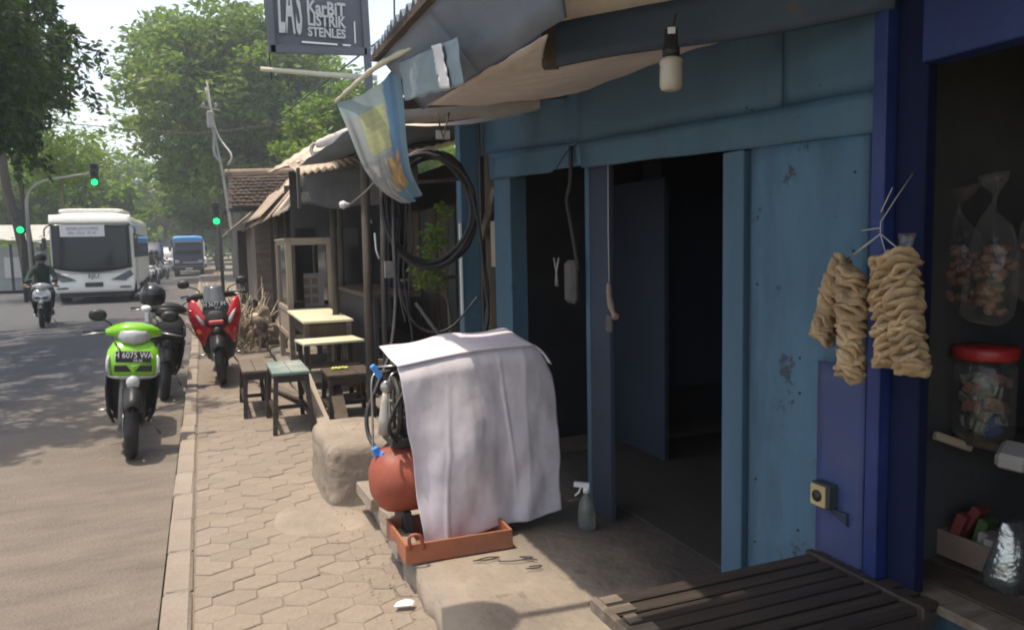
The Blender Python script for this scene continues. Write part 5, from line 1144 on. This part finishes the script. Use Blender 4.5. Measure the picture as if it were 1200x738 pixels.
# ------------------------------------------------------------------ PERSON builder (skin modifier, one body mesh)
def body(par,J,R,E,m,name='body'):
    me=bpy.data.meshes.new(name); me.from_pydata([tuple(p) for p in J],E,[]); o=link(name,me,m,par)
    o.modifiers.new('skin','SKIN'); me.skin_vertices[0].data.foreach_set('radius',[r for q in R for r in ((q,q) if not isinstance(q,tuple) else q)])
    me.skin_vertices[0].data[0].use_root=True; s=o.modifiers.new('s','SUBSURF'); s.levels=s.render_levels=2
    dg=bpy.context.evaluated_depsgraph_get(); ev=o.evaluated_get(dg); m2=bpy.data.meshes.new_from_object(ev); o.modifiers.clear(); m2.materials.clear(); m2.materials.append(MATS[m]); 
    m2.polygons.foreach_set('use_smooth',[True]*len(m2.polygons)); o.data=m2; return o
def rider(label,loc,rz,jacket='green_jacket',hel='helmet_black'):
    t=thing('person',label,'person',loc,rz)
    # seated: pelvis on the seat (y .95, z .84), hands at the grips (+-.30,.24,.98), feet on the floorboard (y .48, z .32)
    t.scale=(.95,.92,.92)
    J=[(0,.92,.86),(0,.90,1.02),(0,.84,1.20),(0,.78,1.36),(0,.75,1.45),(0,.74,1.55),
       (.17,.80,1.36),(.27,.60,1.16),(.30,.38,1.03),(-.17,.80,1.36),(-.27,.60,1.16),(-.30,.38,1.03),
       (.12,.86,.84),(.19,.50,.78),(.15,.54,.42),(-.12,.86,.84),(-.19,.50,.78),(-.15,.54,.42)]
    Rr=[.15,.145,.155,.14,.06,.08,.075,.058,.045,.075,.058,.045,.11,.075,.055,.11,.075,.055]
    E_=[(0,1),(1,2),(2,3),(3,4),(4,5),(3,6),(6,7),(7,8),(3,9),(9,10),(10,11),(0,12),(12,13),(13,14),(0,15),(15,16),(16,17)]
    body(t,J,Rr,E_,jacket)
    for s in (-1,1):     # trousers over thighs, shoes, hands
        body(t,[(.11*s,.88,.83),(.19*s,.50,.785),(.15*s,.54,.40)],[.118,.085,.062],[(0,1),(1,2)],'trousers','trouser_leg')
        b=MB(); b.rings([(.40,.15*s,.335,.035,.03),(.46,.15*s,.345,.045,.04),(.58,.15*s,.36,.04,.055),(.63,.15*s,.36,.02,.03)],axis='y',n=12); b.build('shoe','black_plastic',t)
        h=MB(); h.ball((.305*s,.31,1.00),(.035,.045,.022),10,8); h.build('hand_palm','skin',t)
        for k in range(4):
            b=MB(); b.tube([(.275*s+.02*k*s,.28,1.01),(.275*s+.02*k*s,.245,1.00),(.275*s+.02*k*s,.235,.965),(.275*s+.02*k*s,.262,.95)],[.010,.010,.009,.007],6); b.build('finger','skin',t)
        b=MB(); b.tube([(.265*s,.32,.995),(.25*s,.28,.975),(.262*s,.255,.965)],[.012,.011,.008],6); b.build('thumb','skin',t)
    b=MB(); b.ball((0,.71,1.60),(.078,.095,.115),16,12); b.v=[(x,y-(.018 if abs(x)<.018 and 1.56<z<1.61 and y<.65 else 0),z) for x,y,z in b.v]; b.build('face','skin',t)
    b=MB(); b.ball((0,.74,1.64),(.128,.150,.140),20,14); b.v=[(x,(y if not(y<.66 and z<1.66) else y+.07),max(z,1.53)) for x,y,z in b.v]; b.build('helmet_shell',hel,t)
    b=MB(); b.grid(lambda u,v:(.130*math.sin((u-.5)*2.0),.735-.155*math.cos((u-.5)*2.0),1.565+.11*v),12,4,th=.004); b.build('helmet_visor','dark_glass',t)
    return t
sr=scooter('scooter','silver fronted scooter ridden by the person in green jacket',(-3.27,19.0,GR+.012),R_(4),R_(2),'silver_paint'); sr.scale=(.92,.92,.92)
rider('person in dark green jacket and black helmet riding a scooter beside the bus',(-3.27,19.0,GR+.01),R_(4))
# parked/queuing motorcycles past the bus
for k,(x,y,l) in enumerate([(-2.15,37.5,'motorcycle directly behind the bus corner in the queue'),(-2.0,40.5,'second motorcycle in the queue behind the bus'),(-2.35,44,'third motorcycle in the queue, further along'),(-1.9,47.5,'farthest motorcycle in the queue, before the dark minibus')]):
    c=copy_tree(sr); c.location=(x,y,GR+.012); c.rotation_euler=(0,0,R_(3+4*k)); c['label']=l; c['category']='motorcycle'; c['group']='motorcycles queuing on the road'
    c.name='motorcycle'
pr=[o for o in S.objects if o.name=='person'][0]
for k,(x,y,l) in enumerate([(-2.15,37.5,'rider on the motorcycle directly behind the bus corner'),(-2.0,40.5,'rider on the second queuing motorcycle behind the bus'),(-2.35,44,'rider on the third queuing motorcycle')]):
    c=copy_tree(pr); c.location=(x,y,GR+.01); c.rotation_euler=(0,0,R_(3+4*k)); c['label']=l
    c['group']='riders in the motorcycle queue'
    if k!=1: recolor(c,'green_jacket','cloth_dark')

# ================================================================== BUS
def vwheel(par,x,y,r,w_,s):
    b=MB(); b.lathe([(r*.6,-w_/2),(r*.95,-w_/2),(r,-w_/2+.03),(r,w_/2-.03),(r*.95,w_/2),(r*.6,w_/2)],26,(x,y,r),'x'); o=b.build('wheel','rubber',par)
    b=MB(); b.lathe([(0,.0),(r*.25,.0),(r*.35,-.04*s),(r*.6,-.02*s),(r*.62,.03*s)],20,(x+s*(w_/2-.03),y,r),'x'); b.build('rim','iron_grey',o)
def section_body(par,W,prof,ys,m,name,zb=.32,n=28):
    """box-like body: prof(y)->(half width, top z, bottom z)"""
    b=MB(); rs=[]
    for y in ys:
        w_,zt,z0=prof(y); rs.append((y,0,(zt+z0)/2,w_,(zt-z0)/2))
    b.rings(rs,axis='y',n=40,e=7); return b.build(name,m,par)
bus=thing('bus','white medium bus with full dark windscreen coming towards the camera','bus',(-3.18,27.2,GR))
def bp(y):
    f=max(0,1-y/.45); return (1.16-.03*f**2, 2.84-.12*f**2.2, .36)
ysb=[0,.05,.12,.22,.35,.5,1,2,4,6.5,7.6,7.9,8.0]
section_body(bus,1.15,lambda y:bp(y) if y<7.5 else (1.16-.06*(y-7.5)*2,2.90-.1*(y-7.5),.4),ysb,'white_paint','body')
b=MB()
def ws(u,v):
    z0_=1.12-.13*(1-(2*u-1)**2); z=z0_+(2.46-z0_)*v; x=(u-.5)*2*(1.09-.02*v); y=-.05+.02*abs(2*u-1)**4; return (x,y,z)
b.grid(ws,20,14,th=-.045); ws_=b.build('windscreen','dark_glass',bus)
b=MB(); b.grid(lambda u,v:((u-.5)*2.24,-.045+.10*v*v+.03*abs(2*u-1)**4,2.50+.24*v),18,4,th=-.05); b.build('destination_panel','white_paint',bus)
b=MB(); b.box((0,-.02,2.48),(2.1,.03,.03)); b.build('yellow_strip','roll_cream',bus)
b=MB(); b.rings([(.3,0,2.88,.80,.06),(.5,0,2.90,.92,.08),(2.4,0,2.91,.92,.09),(2.7,0,2.88,.8,.05)],axis='y',n=24,e=4); b.build('air_conditioner','white_paint',bus)
b=MB(); b.box((-.22,-.13,2.27),(1.22,.02,.36)); sg=b.build('windscreen_sign','white_board',bus)
text_obj('LESTARI JAYA EXPRESS',.13,(-.22,-.144,2.335),(PI/2,0,0),'iron_grey',sg,sx=.68); text_obj('SMG - SOLO   PP  AC',.10,(-.22,-.144,2.20),(PI/2,0,0),'iron_grey',sg,sx=.85)
text_obj('EJU',.20,(0,-.080,.87),(PI/2,0,0),'iron_dark',bus,name='logo',sx=1.1)
b=MB(); b.rings([(.36,0,.05,1.10,.09),(.44,0,.02,1.13,.10),(.62,0,.03,1.14,.08),(.92,0,.03,1.13,.07),(.98,0,.05,1.10,.05)],n=36,e=5); b.build('bumper','white_paint',bus)
b=MB(); b.box((0,-.085,.60),(.5,.02,.14),bev=.01); b.build('number_plate','iron_dark',bus)
for s in (-1,1):
    b=MB(); b.add([V(s*x,y,z) for x,y,z in [(.48,-.075,.74),(1.04,-.065,1.03),(1.12,-.03,.88),(.88,-.065,.70),(.48,.0,.73),(1.04,.0,1.02),(1.12,.0,.87),(.88,.0,.69)]],[(0,1,2,3),(4,5,6,7),(0,1,5,4),(1,2,6,5),(2,3,7,6),(3,0,4,7)]); b.build('headlight','screen_grey',bus)
    b=MB(); b.rings([(-.075,s*.86,.50,.16,.035),(-.04,s*.87,.50,.19,.045),(.0,s*.88,.50,.2,.05)],axis='y',n=14); b.build('fog_lamp','screen_grey',bus)
    b=MB(); b.tube(spl([(s*1.02,.02,2.5),(s*1.22,-.14,2.35),(s*1.24,-.18,2.1)],5),.022,8); b.build('mirror_arm','black_plastic',bus)
    b=MB(); b.box((s*1.26,-.18,1.90),(.12,.10,.38),bev=.04); b.build('mirror','black_plastic',bus)
    for k in range(7):
        b=MB(); b.box((s*1.158,.75+.98*k,1.80),(.02,.92,.78),bev=.008); b.build('window','dark_glass',bus)
    b=MB(); b.box((s*1.165,.9,.9),(.02,.75,1.05 ),bev=.008); b.build('door_panel' if s>0 else 'side_hatch','silver_paint',bus)
    for y in (1.3,6.0): vwheel(bus,s*.98,y,.42,.28,s)
b=MB(); b.box((1.17,1.05,2.34),(.02,.9,.22),bev=.005); b.build('blue_sticker','blue_bright',bus)
for k in range(2):
    b=MB(); b.tube([(-.2+.7*k,-.03,1.16),(-.55+.7*k,-.045,1.62)],.012,5); b.build('wiper','black_plastic',bus)
b=MB(); b.box((0,3.5,.28),(1.9,6.8,.14)); b.build('chassis','iron_dark',bus)

# ================================================================== TRUCK, CARS
tr=thing('truck','blue fronted delivery truck in the distance on the road','truck',(-.80,51.5,GR))
b=MB(); b.rings([(0,0,1.20,.82,.72),(.10,0,1.25,.87,.80),(.5,0,1.30,.88,.86),(1.5,0,1.34,.88,.90)],axis='y',n=32,e=6); b.build('cab','truck_dark',tr)
b=MB(); b.grid(lambda u,v:((u-.5)*1.6,-.03+.16*v,1.38+.60*v),8,6,th=-.02); b.build('windscreen','dark_glass',tr)
b=MB(); b.rings([(-.08,0,2.27,.80,.13),(.1,0,2.30,.84,.17),(.9,0,2.34,.84,.17),(1.4,0,2.30,.8,.10)],axis='y',n=24,e=4); b.build('cab_visor','blue_bright',tr)
b=MB(); b.box((0,-.01,2.12),(1.65,.03,.06)); b.build('visor_band','roll_cream',tr)
b=MB(); b.box((0,3.4,1.55),(1.8,3.6,1.5),bev=.03); b.build('cargo_box','blue_truck',tr)
b=MB(); b.box((0,-.06,.50),(1.75,.12,.26),bev=.03); b.build('bumper','iron_dark',tr)
b=MB(); b.box((0,-.13,.48),(.42,.012,.13)); b.build('number_plate','silver_paint',tr)
b=MB(); b.box((.1,-.03,.86),(.9,.012,.05)); b.build('badge_strip','silver_paint',tr)
for s in (-1,1):
    b=MB(); b.box((s*.66,-.03,.92),(.26,.04,.18),bev=.03); b.build('headlight','lens',tr)
    b=MB(); b.box((s*1.02,.0,1.72),(.14,.06,.30),bev=.03); b.tube([(s*.85,.05,1.85),(s*1.0,.0,1.85)],.015,6); b.build('mirror','black_plastic',tr)
    for y in (.55,4.0): vwheel(tr,s*.74,y,.36,.22,s)
def car(label,loc,rz,paint,h=1.75,name='car',cat='car'):
    t=thing(name,label,cat,loc,rz,'vehicles queuing far down the road')
    b=MB(); b.rings([(0,0,.62,.74,.24),(.12,0,.66,.83,.32),(.9,0,.70,.85,.38),(3.4,0,.74,.85,.40),(4.1,0,.72,.78,.34)],axis='y',n=28,e=4.5); b.build('body',paint,t)
    b=MB(); b.rings([(.95,0,1.08,.70,.06),(1.5,0,h*.5+.5,.72,h*.5-.5),(3.4,0,h*.5+.5,.72,h*.5-.5),(3.95,0,1.2,.66,.3)],axis='y',n=24,e=4.5); b.build('cabin',paint,t)
    b=MB(); b.grid(lambda u,v:((u-.5)*1.26,.98+.52*v,1.12+(h-1.25)*v),6,4,th=-.03); b.build('windscreen','dark_glass',t)
    for s in (-1,1):
        b=MB(); b.box((s*.60,.02,.72),(.28,.06,.14),bev=.02); b.build('headlight','lens',t)
        b=MB(); b.box((s*.725,2.4,1.36),(.02,1.7,.36),bev=.01); b.build('side_window','dark_glass',t)
        b=MB(); b.box((s*.93,1.15,1.12),(.14,.1,.12),bev=.03); b.build('mirror',paint,t)
        for y in (.75,3.3): vwheel(t,s*.72,y,.31,.2,s)
    b=MB(); b.box((0,-.01,.58),(1.0,.03,.16)); b.build('grille','black_plastic',t)
    b=MB(); b.box((0,-.03,.42),(.42,.02,.12)); b.build('number_plate','plate',t)
    return t
car('dark tall minibus in the queue beyond the motorcycles',(-3.0,52,GR),R_(1),'truck_dark',2.15)
car('silver car behind the blue fronted truck',(-2.9,66,GR),0,'silver_paint',1.9)
car('white van half hidden beyond the truck',(-.5,72,GR),0,'white_paint',2.6)
car('dark van at the far end of the queue',(-3.4,84,GR),0,'truck_dark',2.8)
car('white minibus farthest down the road',(-.9,95,GR),0,'white_paint',3.1)

# ================================================================== LEFT SIDE: stall, kerb posts
t=thing('roadside_stall','grey roadside stall with low pale roof across the road','stall',(-7.8,37,0))
b=MB(); b.box((-8.5,38.5,.9),(4.2,2.8,1.8)); b.build('wall','stall_wall',t,world=True)
b=MB(); b.grid(lambda u,v:(-11.2+5.3*u,36.4+4.6*v,2.45-.50*u+.45*v*0+.02*math.sin(u*90)),60,3,th=.04); b.build('roof_sheet','stall_roof',t,world=True)
for x in (-10.2,-8.6,-7.2,-6.1):
    b=MB(); b.box((x,36.6,.95),(.09,.09,1.9)); b.build('post','iron_dark',t,world=True)
b=MB(); b.box((-7.0,37.05,.95),(1.1,.04,.85)); b.build('white_panel','white_board',t,world=True)
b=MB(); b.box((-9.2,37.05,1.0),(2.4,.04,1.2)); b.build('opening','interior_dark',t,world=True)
t=thing('roadside_house','grey low house behind the stall under the trees','house',(-8,50,0))
b=MB(); b.box((-10.3,50,1.1),(5,5,2.2)); b.build('wall','stall_wall',t,world=True)
b=MB(); b.add([(-13.3,47,2.2),(-7.3,47,2.2),(-7.3,50,3.1),(-13.3,50,3.1),(-13.3,53,2.2),(-7.3,53,2.2)],[(0,1,2,3),(3,2,5,4),(0,3,4),(1,5,2)]); b.build('roof','stall_roof',t,world=True)
for k in range(3):
    b=MB(); b.box((-11.9+1.6*k,47.49,1.2),(.8,.04,.9)); b.build('window','dark_glass',t,world=True)
for k,(x,y) in enumerate([(-5.2,33.0),(-5.0,35.5)]):
    b=MB(); b.lathe([(.09,0),(.08,.9),(.0,.95)],10,(x,y,-.1)); tag(b.build('road_post','white_board'),['white stub post at the far roadside behind the rider','second white stub post nearer the bus'][k],'post','white posts at the far roadside')

# ================================================================== TREES
def limb(b,p,q,r0,r1,rng,k=5,w_=.08):
    p,q=V(*p),V(*q); L=(q-p).length; pts=[p.lerp(q,i/k)+V(*rng.normal(0,w_*L*.12*(0<i<k),3)) for i in range(k+1)]; b.tube(spl(pts,2),[r0+(r1-r0)*i/(2*k) for i in range(2*k+1)],7); return q
def tree(label,base,h,crown,leaf,size,n,seed,trunk_r=.3,lobes=16,mt='bark',name='tree',group=None,asp=.5,hang=0.,split=.35,holes=.0,lean=(0,0)):
    """crown: (cx,cy,cz,rx,ry,rz) relative to base; lobes of leaf clumps at the limb tips"""
    rng=np.random.default_rng(seed); t=thing(name,label,'tree',base,group=group); b=MB(); cx,cy,cz,rx,ry,rz=crown
    fork=V(cx*split+lean[0],cy*split,h*split); limb(b,(0,0,0),fork,trunk_r,trunk_r*.7,rng); b.build('trunk',mt,t); b=MB()
    C_=[]; 
    for k in range(lobes):
        a=2.399*k; zz=-.75+1.65*(k+.5)/lobes; r=math.sqrt(max(0,1-min(.98,abs(zz))**2)); q=rng.uniform(.55,.95)
        tip=(cx+rx*r*q*math.cos(a),cy+ry*r*q*math.sin(a),cz+rz*zz*.85)
        mid=fork.lerp(V(*tip),.5)+V(0,0,.06*h); limb(b,fork,mid,trunk_r*.34,trunk_r*.2,rng,4); limb(b,mid,tip,trunk_r*.2,.02,rng,4)
        C_.append(tip)
    b.build('limbs',mt,t); C_=np.array(C_)
    # clumps: shells of leaves round sub-centres
    nc=n//42; which=rng.integers(0,len(C_),nc); lr=min(rx,ry,rz)*.40
    d=rng.normal(size=(nc,3)); d/=np.linalg.norm(d,axis=1)[:,None]; rad=rng.uniform(.35,1,nc)**.5*lr*rng.uniform(.7,1.25,nc)
    cc=C_[which]+d*rad[:,None]*np.array([1.15,1.15,.8]); cs=lr*.17
    pts=np.repeat(cc,42,0)+rng.normal(0,1,(nc*42,3))*np.array([cs,cs,cs*.6])
    v,f=leaves(pts,None,size,seed+1,asp=asp,hang=hang,up=.6); leafobj('crown',v,f,leaf,t); return t
tree('tall dense green tree filling the sky behind the sheds',(1.9,44,0),14,(.3,0,9.0,5.1,5.2,5.2),'leaf_big',.38,47000,1,trunk_r=.45,lobes=34)
tree('broad tree beside the road left of the tall dense one',(1.2,61,0),10,(0,0,6.0,3.6,3.4,3.8),'leaf_big',.36,26000,2,trunk_r=.35,lobes=22)
tree('dark tree behind the tiled house roof',(8.2,36,0),8,(0,0,4.6,3.4,4,3.2),'leaf_big',.30,30000,12,trunk_r=.3,lobes=20)
bk=[((-9,75,0),(0,0,6,6,5,5),'leaf_far','pale green tree left of the road beyond the bus'),((-3.5,90,0),(0,0,6.5,5.5,5,5.2),'leaf_far','pale green tree over the far end of the road'),((-18,70,0),(0,0,8,7,6,6),'leaf_far','broad pale tree at the far left behind the stall'),
    ((3.5,84,0),(0,0,6.5,5,5,5.5),'leaf_far','pale green tree right of the far end of the road'),((-12.5,56,0),(0,0,4.6,4.2,4,3.6),'leaf_far','bushy tree behind the grey roadside house'),((12,78,0),(0,0,7,7,6,6),'leaf_big','dark tree far back behind the tiled house'),
    ((-6.8,60,0),(0,0,3.8,2.8,2.8,3.1),'leaf_lime','bright lime green tree over the bus roof'),((-28,80,0),(0,0,9,9,8,8),'leaf_far','wide tree beyond the left edge of the road')]
for k,(p,c,l,lab) in enumerate(bk): tree(lab,p,c[2]+c[5],c,l,.42,15000,20+k,trunk_r=.28,lobes=16,group='trees down the road')
tree('dark roadside tree at the right behind the brown sheds',(5.5,29,0),7,(0,0,4.6,3.2,3.2,2.6),'leaf_big',.24,22000,40,trunk_r=.2,lobes=16)
# distant woodland closing the view
rng=np.random.default_rng(77); n=60000; ang=rng.uniform(-PI*.38,PI*.30,n); rr=rng.uniform(105,150,n); hh=rng.uniform(0,1,n)**.7*(7+5*np.sin(ang*9)+3*np.sin(ang*23+1)); 
p=np.stack([rr*np.sin(ang),rr*np.cos(ang),np.maximum(.2,hh)],1); v,f=leaves(p,None,1.5,5,asp=.7,up=.4); stuff(leafobj('distant_woodland',v,f,'leaf_far'))
# near overhanging tree at the left (its trunk stands left of the frame)
rng=np.random.default_rng(5)
nt_=thing('overhanging_tree','near tree with dark drooping leafy branches hanging in at the top left','tree',(-7.2,13.5,-.1))
b=MB(); limb(b,(0,0,0),(.5,.3,3.4),.32,.24,rng); b.build('trunk','bark_dark',nt_); b=MB(); tips=[]
spec=[(-3.22,16,5.2),(-3.22,15,6.1),(-3.2,14.5,4.6),(-2.92,16.2,4.9),(-3.12,13,5.6),(-3.2,16.5,4.3),(-3.02,14.2,6.9),(-3.6,12.5,6.0),(-4.5,15.5,6.4),(-3.2,9.8,5.8),(-2.6,8.2,6.2),(-3.6,7.2,6.0),(-4.8,9.2,6.5),(-4.6,12.2,7.0),(-5.2,17.5,6.0),(-6,14,7.6),(-7.5,11.5,7.6),(-8,16,7),(-3.3,18.2,5.9),(-3.6,19.8,6.3),(-2.9,11.4,6.9),(-5.6,7.4,6.4),(-3.2,17.2,7.2),(-3.1,17.6,7.6)]
for s_ in spec:
    tip=(s_[0]+7.2,s_[1]-13.5,s_[2]+.1); mid=V(.5,.3,3.4).lerp(V(*tip),.55)+V(0,0,.7); limb(b,(.5,.3,3.4),mid,.10,.05,rng,4); limb(b,mid,tip,.05,.012,rng,4); tips.append(tip)
b.build('limbs','bark_dark',nt_); tips=np.array(tips)
tw=[];tb=MB()
for c_ in tips:
    for k in range(30):
        o=c_+rng.normal(0,1,3)*np.array([.50,.55,.45]); L=rng.uniform(.45,.95); dx=rng.normal(0,.25,2)
        for q in range(10):
            s=q/9; tw.append(o+np.array([dx[0]*s,dx[1]*s,-L*s**1.3]))
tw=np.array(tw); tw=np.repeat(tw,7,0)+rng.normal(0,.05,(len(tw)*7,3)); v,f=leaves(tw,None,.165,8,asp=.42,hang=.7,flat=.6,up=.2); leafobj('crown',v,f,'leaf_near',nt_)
# leaning trunks at the far left roadside
for k,(a,c,r,l) in enumerate([((-5.55,30.5,-.1),(-6.35,30.5,7.5),.17,'thick dark trunk leaning left at the far roadside'),((-5.3,31,-.1),(-5.95,31,6.5),.10,'thin dark trunk leaning beside the thick one'),((-4.75,34,-.1),(-4.9,34,5.0),.09,'grey slim trunk rising behind the rider')]):
    t=thing('leaning_tree',l,'tree',a,group='leaning trunks at the far roadside'); b=MB(); A_=V(*a); limb(b,(0,0,0),V(*c)-A_,r,r*.7,rng,6); b.build('trunk','bark_dark' if k<2 else 'bark',t)
    pts=np.array(V(*c)-A_)+rng.normal(0,1,(2500,3))*np.array([.9,.9,.6]); v,f=leaves(pts,None,.25,60+k); leafobj('crown',v,f,'leaf_big',t)
# shrubs along the far verge
for k in range(7):
    x=-6.5-.9*k; y=43+3*(k%3); t=thing('shrub',['round','wide','low','pale','tall','dense','leftmost'][k]+' green shrub on the verge behind the grey stall','shrub',(x,y,0),group='shrubs on the far verge')
    pts=rng.normal(0,1,(2600,3))*np.array([.8,.8,.5])+np.array([0,0,.9]); v,f=leaves(pts,None,.22,80+k); leafobj('foliage',v,f,'leaf_far',t)
    b=MB(); b.tube([(0,0,-.1),(.05,0,.8)],.04,6); b.build('stem','bark',t)

# unseen disc and arm, added only to cast a round shadow on the forecourt
t=thing('shadow_caster','unseen round disc on a long arm added to cast a floor shadow','lamp',(2.0,2.4,2.9))
b=MB(); b.tube([(2.1,2.38,3.0),(1.2,2.52,3.04),(.16,2.60,3.0)],.022,8); b.build('arm','iron_grey',t,world=True)
b=MB(); b.rings([(2.93,.13,2.62,.20,.15),(2.97,.13,2.62,.19,.14),(3.03,.13,2.62,.10,.08),(3.06,.13,2.62,.03,.03)],n=24,e=2.2); b.build('shadow_disc','iron_grey',t,world=True)
b=MB(); b.lathe([(.02,2.4),(.03,3.05)],8,(2.1,2.38,0)); b.build('bracket','iron_grey',t,world=True)

# ================================================================== AIR
hz=MB(); hz.box((0,60,14),(560,560,33)); ho=hz.build('haze',None); stuff(ho)
hm=bpy.data.materials.new('haze'); hm.use_nodes=True; hn=hm.node_tree; hn.nodes.clear(); a_=hn.nodes.new('ShaderNodeOutputMaterial'); v_=hn.nodes.new('ShaderNodeVolumePrincipled')
v_.inputs['Color'].default_value=(.86,.92,1,1); v_.inputs['Density'].default_value=.0027; v_.inputs['Anisotropy'].default_value=.3; hn.links.new(v_.outputs[0],a_.inputs['Volume']); ho.data.materials.append(hm)
